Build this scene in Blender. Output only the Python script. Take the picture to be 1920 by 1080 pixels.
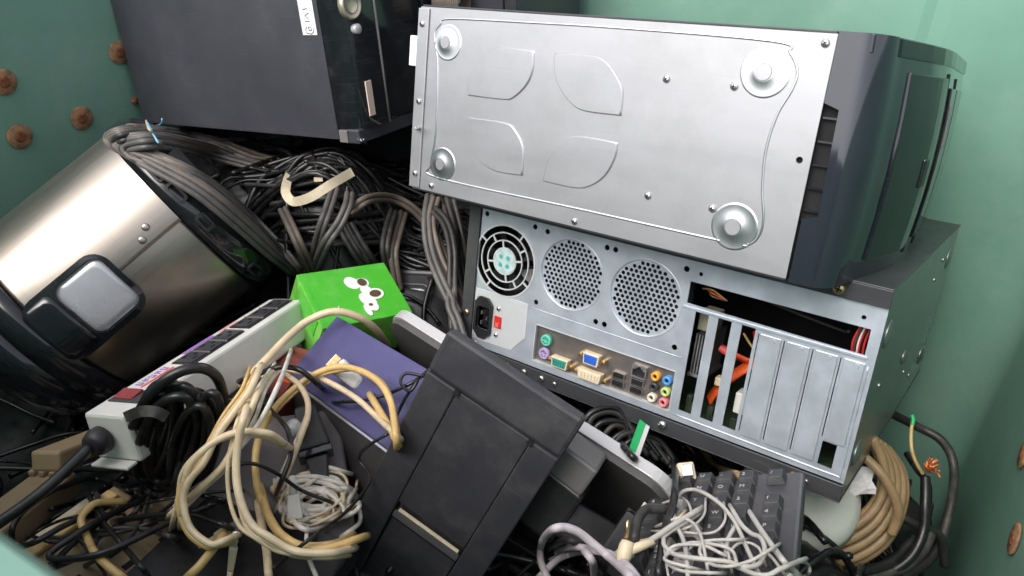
import bpy, math, random
from mathutils import Vector, Matrix
from mathutils.geometry import tessellate_polygon
from mathutils.bvhtree import BVHTree
PI = math.pi
rnd = random.Random(7)
scene = bpy.context.scene
for o in list(bpy.data.objects):
    bpy.data.objects.remove(o)
col = scene.collection

# ------------------------------------------------------------------ camera, sky, sun, exposure
PITCH, EYE, FPX = math.radians(33), Vector((0, 0, 1.5)), 1409.0
cam_d = bpy.data.cameras.new('camera'); cam = bpy.data.objects.new('camera', cam_d); col.objects.link(cam)
cam.location = EYE; cam.rotation_euler = (PI/2 - PITCH, 0, 0)
cam_d.sensor_width = 36; cam_d.lens = FPX/1920*36; cam_d.clip_start = 0.01; cam_d.clip_end = 500
cam_d.dof.use_dof = True; cam_d.dof.focus_distance = 0.78; cam_d.dof.aperture_fstop = 13
scene.camera = cam
SUN_EL, SUN_AZ = math.radians(52), math.radians(-132)      # azimuth from +Y, clockwise: light from behind us, a little left
world = bpy.data.worlds.new('World'); scene.world = world; world.use_nodes = True
wn = world.node_tree; wn.nodes.clear()
sky = wn.nodes.new('ShaderNodeTexSky'); sky.sky_type = 'NISHITA'; sky.sun_disc = False
sky.sun_elevation = SUN_EL; sky.sun_rotation = SUN_AZ; sky.air_density = 1.0; sky.dust_density = 4.0; sky.ozone_density = 1.0
hs = wn.nodes.new('ShaderNodeHueSaturation'); hs.inputs['Saturation'].default_value = 0.32
bg = wn.nodes.new('ShaderNodeBackground'); bg.inputs['Strength'].default_value = 0.15
wo = wn.nodes.new('ShaderNodeOutputWorld')
wn.links.new(sky.outputs[0], hs.inputs['Color']); wn.links.new(hs.outputs[0], bg.inputs[0]); wn.links.new(bg.outputs[0], wo.inputs[0])
sun_d = bpy.data.lights.new('sun', 'SUN'); sun_d.energy = 0.9; sun_d.angle = math.radians(45); sun_d.color = (1, .96, .9)
sun = bpy.data.objects.new('sun', sun_d); col.objects.link(sun)
sdir = Vector((math.sin(SUN_AZ)*math.cos(SUN_EL), math.cos(SUN_AZ)*math.cos(SUN_EL), math.sin(SUN_EL)))
sun.rotation_euler = sdir.to_track_quat('Z', 'Y').to_euler(); sun.location = (0, 0, 5)
vs = scene.view_settings; vs.view_transform = 'Standard'; vs.look = 'None'; vs.gamma = 1; vs.use_curve_mapping = False
vs.exposure = 0.88
scene.cycles.max_bounces = 8

# ------------------------------------------------------------------ helpers
sp, cp = math.sin(PITCH), math.cos(PITCH)
CAM3 = Matrix(((1, 0, 0), (0, -sp, cp), (0, -cp, -sp)))     # camera x,y(down),z(forward) -> world
def at(px, py, Z):
    return EYE + CAM3 @ Vector(((px-960)/FPX*Z, (py-540)/FPX*Z, Z))
def basis(x, y, z, o):
    return Matrix(((x[0], y[0], z[0], o[0]), (x[1], y[1], z[1], o[1]), (x[2], y[2], z[2], o[2]), (0, 0, 0, 1)))
def cam_frame(R, t):
    """pose found in camera axes (x right, y down, z in) -> world matrix with local x right, y in, z up"""
    R = Matrix(R); c = [CAM3 @ R.col[i] for i in range(3)]
    c[0].normalize(); c[1] = (c[1]-c[0]*c[1].dot(c[0])).normalized(); c[2] = c[0].cross(c[1])
    return basis(c[0], c[2], -c[1], EYE + CAM3 @ Vector(t))
def frame_from(o, x, up=(0, 0, 1)):
    x = Vector(x).normalized(); z = Vector(up); z = (z - x*z.dot(x)).normalized(); y = z.cross(x)
    return basis(x, y, z, o)

SOLID_V, SOLID_F = [], []
class MB:
    def __init__(s): s.v = []; s.f = []; s.sm = []
    def add(s, vs_, fs, smooth=False):
        n = len(s.v); s.v += [Vector(a) for a in vs_]; s.f += [tuple(i+n for i in f) for f in fs]; s.sm += [smooth]*len(fs); return s
    def box(s, x0, x1, y0, y1, z0, z1):
        v = [(x, y, z) for z in (z0, z1) for y in (y0, y1) for x in (x0, x1)]
        return s.add(v, [(0, 2, 3, 1), (4, 5, 7, 6), (0, 1, 5, 4), (2, 6, 7, 3), (0, 4, 6, 2), (1, 3, 7, 5)])
    def hexa(s, p):     # 8 points, bottom ring 0-3, top ring 4-7
        return s.add(p, [(3, 2, 1, 0), (4, 5, 6, 7), (0, 1, 5, 4), (1, 2, 6, 5), (2, 3, 7, 6), (3, 0, 4, 7)])
    def lathe(s, prof, seg=24, o=(0, 0, 0), ax=(0, 0, 1), smooth=True, cap=True):
        ax = Vector(ax).normalized(); o = Vector(o)
        a = ax.orthogonal().normalized(); b = ax.cross(a)
        v = [o + ax*h + (a*math.cos(2*PI*k/seg) + b*math.sin(2*PI*k/seg))*r for r, h in prof for k in range(seg)]
        f = [(i*seg+k, i*seg+(k+1) % seg, (i+1)*seg+(k+1) % seg, (i+1)*seg+k) for i in range(len(prof)-1) for k in range(seg)]
        s.add(v, f, smooth)
        if cap:
            n = len(s.v)-len(v)
            s.f.append(tuple(n+k for k in reversed(range(seg)))); s.f.append(tuple(n+(len(prof)-1)*seg+k for k in range(seg))); s.sm += [False]*2
        return s
    def cyl(s, o, ax, r, h, seg=16, r2=None, smooth=True):
        return s.lathe([(r, 0), (r if r2 is None else r2, h)], seg, o, ax, smooth)
    def plate(s, outer, holes, y0, y1):
        """polygon with holes in the local xz plane, from y0 (front) to y1"""
        loops = [outer] + list(holes)
        pts = [p for L in loops for p in L]
        tri = tessellate_polygon([[Vector((p[0], p[1], 0)) for p in L] for L in loops])
        n = len(pts); v = [(p[0], y0, p[1]) for p in pts] + [(p[0], y1, p[1]) for p in pts]; f = []
        for t in tri:
            a, b, c = [pts[i] for i in t]
            ccw = (b[0]-a[0])*(c[1]-a[1]) - (b[1]-a[1])*(c[0]-a[0]) > 0
            t = tuple(t) if ccw else tuple(reversed(t))
            f.append(t); f.append(tuple(i+n for i in reversed(t)))
        k = 0
        for L in loops:
            m = len(L); f += [(k+i, k+n+i, k+n+(i+1) % m, k+(i+1) % m) for i in range(m)]; k += m
        return s.add(v, f)
    def tube(s, pts, r, seg=8, prof=None, closed=False, up=None, smooth=True):
        """sweep: prof = list of closed 2d profiles (or None for a round one)"""
        if prof is None: prof = [[(r*math.cos(2*PI*k/seg), r*math.sin(2*PI*k/seg)) for k in range(seg)]]
        n = len(pts); T = []
        for i in range(n):
            a = pts[(i-1) % n] if closed or i else pts[0]; b = pts[(i+1) % n] if closed or i < n-1 else pts[-1]
            d = b-a; T.append(d.normalized() if d.length > 1e-9 else Vector((0, 0, 1)))
        N = Vector(up) if up else T[0].orthogonal(); fr = []
        for t in T:
            if up: N = Vector(up)
            N = N - t*N.dot(t)
            N = N.normalized() if N.length > 1e-6 else t.orthogonal().normalized()
            fr.append((t.cross(N), N))
        for pr in prof:
            m = len(pr); v = [pts[i] + fr[i][0]*a + fr[i][1]*b for i in range(n) for a, b in pr]
            f = [(i*m+k, i*m+(k+1) % m, ((i+1) % n)*m+(k+1) % m, ((i+1) % n)*m+k) for i in range(n if closed else n-1) for k in range(m)]
            if not closed: f += [tuple(reversed(range(m))), tuple((n-1)*m+k for k in range(m))]
            s.add(v, f, smooth)
        return s
    def mesh(s, name):
        me = bpy.data.meshes.new(name); me.from_pydata([tuple(v) for v in s.v], [], s.f)
        me.polygons.foreach_set('use_smooth', s.sm); me.update(); return me

def link(name, me, mat, parent=None, bevel=0, solid=False, mw=None):
    o = bpy.data.objects.new(name, me); col.objects.link(o)
    if mat and not me.materials: me.materials.append(mat)
    if parent: o.parent = parent
    if mw is not None: o.matrix_world = mw
    if bevel:
        b = o.modifiers.new('edge', 'BEVEL'); b.width = bevel; b.segments = 2; b.limit_method = 'ANGLE'; b.angle_limit = math.radians(40)
        b.harden_normals = False
    if solid:
        W = Matrix.Identity(4); chain = []
        p = o
        while p: chain.append(p.matrix_basis.copy()); p = p.parent
        for m_ in chain: W = m_ @ W
        n = len(SOLID_V); SOLID_V.extend(W @ v.co for v in me.vertices); SOLID_F.extend(tuple(i+n for i in pl.vertices) for pl in me.polygons)
    return o
def obj(name, mb, mat, parent=None, bevel=0, solid=False): return link(name, mb.mesh(name), mat, parent, bevel, solid)
def tag(o, label, cat=None, group=None, kind=None):
    o['label'] = label
    if cat: o['category'] = cat
    if group: o['group'] = group
    if kind: o['kind'] = kind
    return o
def thing(name, label, cat, mw, group=None):
    o = bpy.data.objects.new(name, None); col.objects.link(o); o.matrix_basis = mw; o.empty_display_size = .02
    return tag(o, label, cat, group)
def circ(cx, cz, r, n=20, rz=None): return [(cx+r*math.cos(2*PI*k/n), cz+(rz or r)*math.sin(2*PI*k/n)) for k in range(n)]
def rrect(x0, x1, z0, z1, r, n=5):
    p = []
    for cx, cz, a in ((x1-r, z1-r, 0), (x0+r, z1-r, PI/2), (x0+r, z0+r, PI), (x1-r, z0+r, 1.5*PI)):
        p += [(cx+r*math.cos(a+PI/2*k/n), cz+r*math.sin(a+PI/2*k/n)) for k in range(n+1)]
    return p
def spline(P, per=8, closed=False):
    P = [Vector(p) for p in P]; n = len(P); out = []
    for i in range(n if closed else n-1):
        if closed: a, b, c, d = P[(i-1) % n], P[i], P[(i+1) % n], P[(i+2) % n]
        else: a, b, c, d = P[max(i-1, 0)], P[i], P[i+1], P[min(i+2, n-1)]
        for k in range(per):
            t = k/per
            out.append(.5*((2*b) + (c-a)*t + (2*a-5*b+4*c-d)*t*t + (3*b-a-3*c+d)*t**3))
    if not closed: out.append(P[-1].copy())
    return out

# ------------------------------------------------------------------ materials
def mat(name, c, rough=.5, metal=0, var=.12, vscale=18, bump=0, bscale=300, stretch=(1, 1, 1), spec=.5, dirt=None, dirt_amt=.35, dirt_scale=6, rvar=.1, coat=0, scratch=0, sdir=(0, .6, 0), sstretch=(1, 1, 70), sscale=14):
    m = bpy.data.materials.new(name); m.use_nodes = True; nt = m.node_tree; N = nt.nodes; L = nt.links
    b = N['Principled BSDF']; b.inputs['Roughness'].default_value = rough; b.inputs['Metallic'].default_value = metal
    b.inputs['Specular IOR Level'].default_value = spec
    if coat: b.inputs['Coat Weight'].default_value = coat; b.inputs['Coat Roughness'].default_value = .08
    tc = N.new('ShaderNodeTexCoord'); mp = N.new('ShaderNodeMapping'); mp.inputs['Scale'].default_value = stretch
    L.new(tc.outputs['Object'], mp.inputs[0])
    n1 = N.new('ShaderNodeTexNoise'); n1.inputs['Scale'].default_value = vscale; n1.inputs['Detail'].default_value = 6; n1.inputs['Roughness'].default_value = .65
    L.new(mp.outputs[0], n1.inputs['Vector'])
    mr = N.new('ShaderNodeMapRange'); mr.inputs['From Min'].default_value = .3; mr.inputs['From Max'].default_value = .7
    mr.inputs['To Min'].default_value = 1-var; mr.inputs['To Max'].default_value = 1+var
    L.new(n1.outputs[0], mr.inputs['Value'])
    mx = N.new('ShaderNodeMix'); mx.data_type = 'RGBA'; mx.blend_type = 'MULTIPLY'; mx.inputs[0].default_value = 1
    mx.inputs[6].default_value = (*c, 1); L.new(mr.outputs[0], mx.inputs[7])
    out = mx.outputs[2]
    if dirt:
        n2 = N.new('ShaderNodeTexNoise'); n2.inputs['Scale'].default_value = dirt_scale; n2.inputs['Detail'].default_value = 9; n2.inputs['Roughness'].default_value = .75
        L.new(tc.outputs['Object'], n2.inputs['Vector'])
        r2 = N.new('ShaderNodeMapRange'); r2.inputs['From Min'].default_value = .48; r2.inputs['From Max'].default_value = .72; r2.inputs['To Max'].default_value = dirt_amt
        L.new(n2.outputs[0], r2.inputs['Value'])
        m2 = N.new('ShaderNodeMix'); m2.data_type = 'RGBA'; L.new(r2.outputs[0], m2.inputs[0]); L.new(out, m2.inputs[6]); m2.inputs[7].default_value = (*dirt, 1)
        out = m2.outputs[2]
    if scratch:
        acc = None
        for k, ang in enumerate((1, -1.4)):
            ms = N.new('ShaderNodeMapping'); ms.inputs['Rotation'].default_value = tuple(a*ang for a in sdir); ms.inputs['Scale'].default_value = sstretch; ms.inputs['Location'].default_value = (k*3.1, k, k)
            L.new(tc.outputs['Object'], ms.inputs[0])
            ns = N.new('ShaderNodeTexNoise'); ns.inputs['Scale'].default_value = sscale; ns.inputs['Detail'].default_value = 2; L.new(ms.outputs[0], ns.inputs['Vector'])
            rs = N.new('ShaderNodeMapRange'); rs.inputs['From Min'].default_value = .66; rs.inputs['From Max'].default_value = .76; rs.inputs['To Max'].default_value = scratch
            L.new(ns.outputs[0], rs.inputs['Value'])
            if acc is None: acc = rs.outputs[0]
            else:
                mm = N.new('ShaderNodeMath'); mm.operation = 'MAXIMUM'; L.new(acc, mm.inputs[0]); L.new(rs.outputs[0], mm.inputs[1]); acc = mm.outputs[0]
        m4 = N.new('ShaderNodeMix'); m4.data_type = 'RGBA'; L.new(acc, m4.inputs[0]); L.new(out, m4.inputs[6])
        m4.inputs[7].default_value = tuple(min(.85, x*1.5+.10) for x in c)+(1,) if not metal else tuple(x*.62 for x in c)+(1,)
        out = m4.outputs[2]
    L.new(out, b.inputs['Base Color'])
    if rvar:
        r3 = N.new('ShaderNodeMapRange'); r3.inputs['From Min'].default_value = .3; r3.inputs['From Max'].default_value = .7
        r3.inputs['To Min'].default_value = max(.02, rough-rvar); r3.inputs['To Max'].default_value = min(1, rough+rvar)
        L.new(n1.outputs[0], r3.inputs['Value']); L.new(r3.outputs[0], b.inputs['Roughness'])
    if bump:
        n3 = N.new('ShaderNodeTexNoise'); n3.inputs['Scale'].default_value = bscale; n3.inputs['Detail'].default_value = 3
        L.new(mp.outputs[0], n3.inputs['Vector'])
        bp = N.new('ShaderNodeBump'); bp.inputs['Strength'].default_value = bump; bp.inputs['Distance'].default_value = .001
        L.new(n3.outputs[0], bp.inputs['Height']); L.new(bp.outputs[0], b.inputs['Normal'])
    return m
DUST = (.30, .27, .23)
m_green = mat('green_plastic', (.178, .345, .268), .45, var=.12, vscale=4, bump=.25, bscale=60, dirt=(.33, .44, .37), dirt_amt=.45, dirt_scale=4.5)
m_rust = mat('rust', (.19, .065, .025), .85, var=.5, vscale=160, bump=.8, bscale=400, dirt=(.36, .15, .06), dirt_amt=.7, dirt_scale=120)
m_washer = mat('rusty_washer', (.32, .19, .10), .75, var=.55, vscale=90, bump=.4, bscale=300, dirt=(.22, .08, .03), dirt_amt=.8, dirt_scale=70)
m_asphalt = mat('asphalt', (.06, .058, .055), .9, var=.3, vscale=40)
m_steel = mat('brushed_zinc', (.47, .47, .49), .48, .8, scratch=0.35, var=.05, vscale=5, stretch=(1, 1, 5), bump=.03, bscale=70, rvar=.05, dirt=(.34, .335, .335), dirt_amt=.6, dirt_scale=5)
m_galv = mat('galvanised', (.55, .60, .675), .42, .6, scratch=0.4, var=.10, vscale=34, bump=.06, bscale=120, rvar=.1, dirt=(.50, .53, .57), dirt_amt=.35, dirt_scale=40)
m_bead = mat('pressed_zinc', (.70, .70, .72), .32, 1, var=.05, rvar=.05)
m_psu = mat('psu_plate', (.66, .68, .69), .42, .4, var=.06, rvar=.05)
m_screw = mat('screw_steel', (.62, .60, .57), .35, 1, var=.2, vscale=200)
m_gold = mat('gold_screw', (.62, .46, .25), .35, 1, var=.25, vscale=250)
m_black = mat('black_plastic', (.014, .014, .016), .45, var=.2, vscale=25, bump=.12, bscale=900, dirt=DUST, dirt_amt=.10, dirt_scale=14)
m_blackpaint = mat('black_paint', (.040, .041, .046), .42, scratch=0.3, var=.12, vscale=12, bump=.1, bscale=1400, dirt=DUST, dirt_amt=.10, dirt_scale=8)
m_case = mat('dark_grey_paint', (.046, .047, .057), .48, scratch=0.35, var=.10, vscale=9, bump=.12, bscale=1500, dirt=(.19, .19, .2), dirt_amt=.18, dirt_scale=5)
m_gloss = mat('glossy_black', (.010, .011, .014), .12, scratch=0.25, var=.2, vscale=10, rvar=.05, spec=.7, dirt=DUST, dirt_amt=.05, dirt_scale=20)
m_gloss_blue = mat('glossy_dark_blue', (.018, .020, .030), .06, var=.15, vscale=10, rvar=.05, spec=.8, coat=.5)
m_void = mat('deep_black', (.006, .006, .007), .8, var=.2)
m_standgrey = mat('charcoal_plastic', (.032, .032, .039), .55, scratch=0.4, var=.12, vscale=20, bump=.2, bscale=1100, dirt=DUST, dirt_amt=.12, dirt_scale=16)
m_silver = mat('silver_plastic', (.52, .51, .52), .3, .25, var=.05, rvar=.06)
m_greyplastic = mat('grey_plastic', (.20, .19, .185), .4, .1, var=.1, vscale=20)
m_pot = mat('stainless', (.36, .32, .285), .36, 1, scratch=0.3, var=.05, vscale=8, stretch=(40, 40, 1), bump=.05, bscale=50, rvar=.05, dirt=(.45, .36, .28), dirt_amt=.3, dirt_scale=16)
m_window = mat('clear_grey_window', (.50, .50, .54), .22, .3, var=.06)
m_greenbox = mat('green_card', (.065, .43, .025), .42, scratch=0.3, var=.08, vscale=14, rvar=.08, dirt=(.22, .52, .16), dirt_amt=.5, dirt_scale=26, bump=.1, bscale=120)
m_greenside = mat('green_print', (.16, .50, .07), .45, var=.45, vscale=26)
m_print = mat('white_print', (.82, .80, .78), .45, var=.03)
m_brownprint = mat('brown_print', (.09, .055, .03), .5, var=.4, vscale=90)
m_indigo = mat('indigo_cover', (.066, .060, .170), .45, scratch=0.3, var=.06, vscale=8, bump=.08, bscale=800, dirt=(.2, .19, .27), dirt_amt=.2, dirt_scale=9)
m_white = mat('white_plastic', (.66, .65, .61), .4, scratch=0.25, var=.06, vscale=14, dirt=(.35, .31, .25), dirt_amt=.22, dirt_scale=12)
m_paper = mat('white_sticker', (.80, .78, .78), .6, var=.04)
m_cream = mat('cream_tape', (.68, .58, .42), .55, var=.12, vscale=60, dirt=(.4, .32, .22), dirt_amt=.3, dirt_scale=40)
m_red = mat('red_plastic', (.55, .03, .025), .35, var=.1)
m_darkred = mat('dark_red_rocker', (.22, .012, .02), .25, var=.1)
m_redprint = mat('red_print', (.72, .10, .09), .5, var=.12, vscale=80)
m_purpleprint = mat('purple_print', (.33, .16, .50), .5, var=.12, vscale=80)
m_ink = mat('grey_ink', (.12, .11, .12), .6, var=.1)
m_orange = mat('orange_cable', (.75, .10, .02), .4, var=.1)
m_yellow = mat('yellow_print', (.75, .48, .04), .45, var=.1)
m_pcb = mat('circuit_board', (.03, .045, .025), .5, var=.6, vscale=120, bump=.5, bscale=200)
m_fin = mat('heatsink', (.55, .55, .56), .35, .9, var=.1)
m_shield = mat('io_shield', (.23, .205, .19), .42, .75, var=.22, vscale=40, dirt=(.25, .19, .14), dirt_amt=.4, dirt_scale=40)
m_beige = mat('beige_plastic', (.30, .22, .125), .5, var=.12, vscale=16, dirt=(.2, .14, .08), dirt_amt=.35, dirt_scale=14)  # base colour darkened to stand in for shade over the lower left corner
m_bluewire = mat('blue_wire', (.18, .42, .60), .4, var=.1)
m_greenwire = mat('green_strip', (.03, .50, .16), .35, var=.1)
m_copper = mat('copper', (.80, .25, .09), .4, .5, var=.2)
m_key = mat('key_cap', (.040, .040, .044), .5, var=.15, vscale=60, bump=.15, bscale=900, dirt=DUST, dirt_amt=.12, dirt_scale=30)
m_keylight = mat('worn_key_cap', (.50, .47, .46), .5, var=.1)
m_kb = mat('keyboard_shell', (.055, .053, .058), .42, var=.12, vscale=14, dirt=DUST, dirt_amt=.15, dirt_scale=12)
def cable_mat(n, c, r=.5, d=.3, dc=DUST): return mat(n, c, r, var=.22, vscale=35, dirt=dc, dirt_amt=d, dirt_scale=30, bump=.1, bscale=500)
c_black = cable_mat('cable_black', (.009, .009, .010), .32, .10)
c_dark = cable_mat('cable_charcoal', (.030, .028, .027), .5, .25)
c_grey = cable_mat('cable_dusty_grey', (.098, .092, .088), .5, .45, (.24, .21, .185))
c_brown = cable_mat('cable_brown_grey', (.125, .103, .085), .5, .45, (.26, .205, .155))
c_cream = cable_mat('cable_cream', (.70, .56, .37), .34, .25, (.5, .34, .16))
c_yellow = cable_mat('cable_yellowed', (.62, .42, .17), .34, .3, (.42, .25, .08))
c_white = cable_mat('cable_white', (.70, .66, .60), .42, .25, (.42, .34, .25))
c_pale = cable_mat('cable_pale_grey', (.46, .44, .41), .42, .3, (.40, .36, .24))
c_lilac = cable_mat('cable_lilac_white', (.52, .46, .49), .42, .15, (.4, .36, .36))
c_tan = cable_mat('cable_tan', (.32, .215, .11), .5, .5, (.16, .10, .05))

# ------------------------------------------------------------------ setting: ground and the bin
g = obj('ground', MB().add([(-150, -150, 0), (150, -150, 0), (150, 150, 0), (-150, 150, 0)], [(0, 1, 2, 3)]), m_asphalt); g['kind'] = 'structure'
BQ0, BQ1, BM0, BM1, RIM, BFL = -1.06, .19, .038, 1.12, 1.38, .16
YAW = math.radians(-30)
BIN = Matrix.Rotation(YAW, 4, 'Z')
bin_ = thing('plastic_bin', 'large green plastic bin with rusty bolts holding the scrap electronics', 'bin', BIN)
TH = .045
obj('back_wall', MB().box(BQ0-TH, BQ1+TH, BM1, BM1+TH, BFL-.05, RIM), m_green, bin_, .012, True)
# the back wall steps forward near its end: a rounded raised field
stp = [(-.045, BM1+.001), (-.04, BM1-.004), (-.03, BM1-.014), (-.012, BM1-.019), (BQ1+.001, BM1-.02), (BQ1+.001, BM1+.001)]
obj('wall_step', MB().add([(x, y, z) for z in (BFL, RIM-.03) for x, y in stp], [(i, i+1, i+7, i+6) for i in range(5)] + [(6, 7, 8, 9, 10, 11)]), m_green, bin_)
obj('left_wall', MB().box(BQ0-TH, BQ0, BM0-TH, BM1-.0005, BFL-.05, RIM-.0005), m_green, bin_, .012, True)
obj('right_wall', MB().box(BQ1, BQ1+TH, BM0-TH, BM1-.0005, BFL-.05, RIM-.0005), m_green, bin_, .012, True)
obj('front_wall', MB().box(BQ0+.0005, BQ1-.0005, BM0-TH, BM0, BFL-.05, RIM), m_green, bin_, .014)
obj('bin_floor', MB().box(BQ0+.001, BQ1-.001, BM0+.001, BM1-.001, BFL-.05, BFL), m_green, bin_)
for (x, y, a0) in ((BQ0, BM1, -PI/2), (BQ1, BM1-.02, PI), (BQ1, BM0, PI/2), (BQ0, BM0, 0)):
    r = .05; sx = 1 if x == BQ0 else -1; sy = -1 if y > .5 else 1
    mb = MB(); arc = [(x+sx*(r-r*math.sin(t)), y+sy*(r-r*math.cos(t))) for t in [PI/2*k/8 for k in range(9)]]
    mb.add([(px_, py_, z) for z in (BFL, RIM-.02) for px_, py_ in arc], [(i, i+1, i+10, i+9) for i in range(8)], True)
    obj('corner_fillet', mb, m_green, bin_)
def on_q(px, py, q):
    d = CAM3 @ Vector(((px-960)/FPX, (py-540)/FPX, 1)); qv = Vector((.8660254, -.5, 0)); s = q/d.dot(qv)
    return BIN.inverted() @ (EYE + d*s)
bolt_head = MB().lathe([(.0085, 0), (.0088, .0012), (.0080, .0030), (.0058, .0038), (.001, .0040)], 7, ax=(1, 0, 0), smooth=False).mesh('bolt')
bolt_small = MB().lathe([(.0062, 0), (.0064, .002), (.0058, .0045), (.003, .006)], 6, ax=(1, 0, 0), smooth=False).mesh('bolt')
washer = MB().lathe([(.0165, -.001), (.0168, .0012), (.0158, .002), (.003, .0022)], 24, ax=(1, 0, 0)).mesh('washer')
for px, py, q, sg, big in ((222, 98, BQ0, 1, 1), (250, 188, BQ0, 1, 0), (5, 153, BQ0, 1, 1), (35, 255, BQ0, 1, 1), (151, 221, BQ0, 1, 1), (1907, 1012, BQ1, -1, 1), (1924, 852, BQ1, -1, 1)):
    p = on_q(px, py, q)
    b = link('bolt', bolt_head if big else bolt_small, m_rust, bin_); b.location = p + Vector((sg*.002, 0, 0)); b.scale = (sg, 1, 1)
    b.rotation_euler = (rnd.random()*2, 0, 0)
    if big:
        link('washer', washer, m_washer, b)

# ------------------------------------------------------------------ screw kit
screw_m = MB().lathe([(.0034, .0005), (.0034, -.001), (.0026, -.0021), (.0008, -.0024)], 12, ax=(0, 1, 0), cap=True).mesh('screw')
recess_m = MB().box(-.0019, .0019, -.0027, -.0021, -.0004, .0004).box(-.0004, .0004, -.00275, -.00215, -.0019, .0019).mesh('cross_recess')
def screw(parent, x, z, y=0, s=1, m=None):
    o = link('screw', screw_m, None, parent); o.location = (x, y, z); o.scale = (s,)*3
    o.rotation_euler = (0, rnd.random()*1.5, 0)
    o.data.materials or o.data.materials.append(m_screw)
    if m: o.material_slots[0].link = 'OBJECT'; o.material_slots[0].material = m
    r = link('cross_recess', recess_m, m_void, o)
    return o

# ------------------------------------------------------------------ upper tower: its zinc bottom faces us
def rodrigues(r):
    r = Vector(r); return Matrix.Rotation(r.length, 3, r)
RS = rodrigues((.264, .617, .189))
RSl = [list(RS[i]) for i in range(3)]
def stack(o): return cam_frame(RSl, RS @ Vector(o))
LA, WA, DA = .430, .1946, .405
A = thing('computer_tower', 'computer tower on its side, bare zinc bottom towards us, glossy bezel', 'computer', stack((-.5907, -.0362, .6286)), 'scrapped computer towers')
hole = circ(.4211, -.097, .0028, 12)
obj('bottom_panel', MB().plate([(0, 0), (0, -WA), (LA, -WA), (LA, 0)], [hole], 0, .0012), m_steel, A, .0006, True)
obj('hole_back', MB().box(.412, .429, .004, .005, -.106, -.088), m_void, A)
obj('rear_flange', MB().box(-.0018, .0135, -.0022, -.0002, -WA+.001, -.0015), m_steel, A, .0008)
obj('side_shell', MB().box(.001, LA-.001, .0013, DA, -WA-.0022, -WA-.0002).box(.001, LA-.001, .0013, DA, .0002, .0022), m_blackpaint, A, .0006, True)
obj('inner_frame', MB().box(.002, .004, .0015, DA-.002, -WA, -.0005).box(.004, LA-.001, DA-.004, DA-.002, -WA, -.0005).box(LA-.004, LA-.002, .006, DA-.004, -WA, -.0005), m_steel, A)
obj('rear_tab', MB().box(-.018, -.001, .004, .012, -.062, -.030), m_greyplastic if False else m_paper, A, .001)
leafs = [[(73.6,-84.8),(72.2,-71.3),(79.5,-55),(98,-37.1),(117.3,-32.5),(153.2,-33.5),(154.3,-50.5),(148.8,-65.8),(134.1,-80.3),(120.5,-84)],
 [(176.1,-33.6),(215.5,-32.1),(235.2,-37.3),(251.6,-53.4),(256.2,-64.7),(256.8,-83.1),(215.7,-83.5),(197.1,-75.3),(182.3,-60.3),(176.3,-44.4)],
 [(73.3,-106.6),(125.8,-105.5),(140.8,-112.4),(152.5,-128.6),(154,-155.9),(117.3,-157),(92.2,-147.1),(78.4,-132.7)],
 [(178.1,-156.9),(181.9,-135.1),(192.8,-118.2),(211.7,-106.9),(257,-106.7),(257.3,-118.9),(250.5,-136.7),(237.8,-149.6),(218.8,-156.9)]]
corners = [(0, 5), (0, 5), (0, 4), (0, 4)]
def raised(poly, h, w):
    """low pressed pad: sloped rim and flat top"""
    n = len(poly); c = sum((Vector(p) for p in poly), Vector((0, 0)))/n
    inn = []
    for i, p in enumerate(poly):
        p = Vector(p); a = Vector(poly[i-1]); b = Vector(poly[(i+1) % n]); t = (b-a).normalized(); nn = Vector((-t.y, t.x))
        if nn.dot(c-p) < 0: nn = -nn
        inn.append(p + (c-p)*(w/.045))
    v = [(p[0], 0.0002, p[1]) for p in poly] + [(p[0], h, p[1]) for p in inn]
    f = [(i, (i+1) % n, n+(i+1) % n, n+i) for i in range(n)] + [tuple(range(n, 2*n))]
    return v, f
def dense(P, per=4, corner=()):
    P = [Vector((p[0], p[1], 0)) for p in P]; s = spline(P, per, True)
    for c in corner: pass
    return [(v.x, v.y) for v in s]
for L, cn in zip(leafs, corners):
    P = [(a/1000, b/1000) for a, b in L]
    i, j = cn
    s1 = spline([Vector((*p, 0)) for p in P[i:j+1]], 4); s2 = spline([Vector((*p, 0)) for p in P[j:]+P[:1]], 4)
    Q = [(v.x, v.y) for v in s1[:-1]+s2[:-1]]
    mb = MB(); mb.add(*raised(Q, -.0019, .0022), True); mb.sm[-1] = False
    obj('pressed_leaf', mb, m_steel, A)
bead = [(21.6,-28.2),(28.5,-16.6),(41.8,-10.3),(140,-8.2),(239.7,-7.2),(381.4,-8.7),(397.2,-16.7),(405.4,-29.5),(404.4,-43.2),(396.4,-65),(393.1,-94.1),(396.4,-124.9),(402,-148.3),(401.3,-163.8),(393.5,-173.4),(376.1,-175.4),(229.3,-176.2),(39.6,-177.5),(28.5,-164.5),(32.1,-129.7),(29.1,-59.5)]
bp_ = spline([Vector((a/1000, .0004, b/1000)) for a, b in bead], 6, True)
obj('pressed_bead', MB().tube(bp_, .0013, 8, closed=True), m_bead, A)
for x, z, r in ((.041, -.0341, .0165), (.3804, -.0325, .0185), (.0451, -.1616, .0165), (.379, -.1609, .0185)):
    d = obj('foot_dimple', MB().lathe([(r*1.14, 0.0003), (r*1.06, -.0009), (r*1.0, -.0004), (r*.46, -.0042), (r*.38, -.0043)], 36, o=(x, 0, z), ax=(0, 1, 0), cap=False), m_bead, A)
    obj('dimple_cap', MB().lathe([(r*.375, -.0040), (r*.36, -.0050), (r*.001, -.0050)], 24, o=(x, 0, z), ax=(0, 1, 0), smooth=False), m_steel, d)
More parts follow.
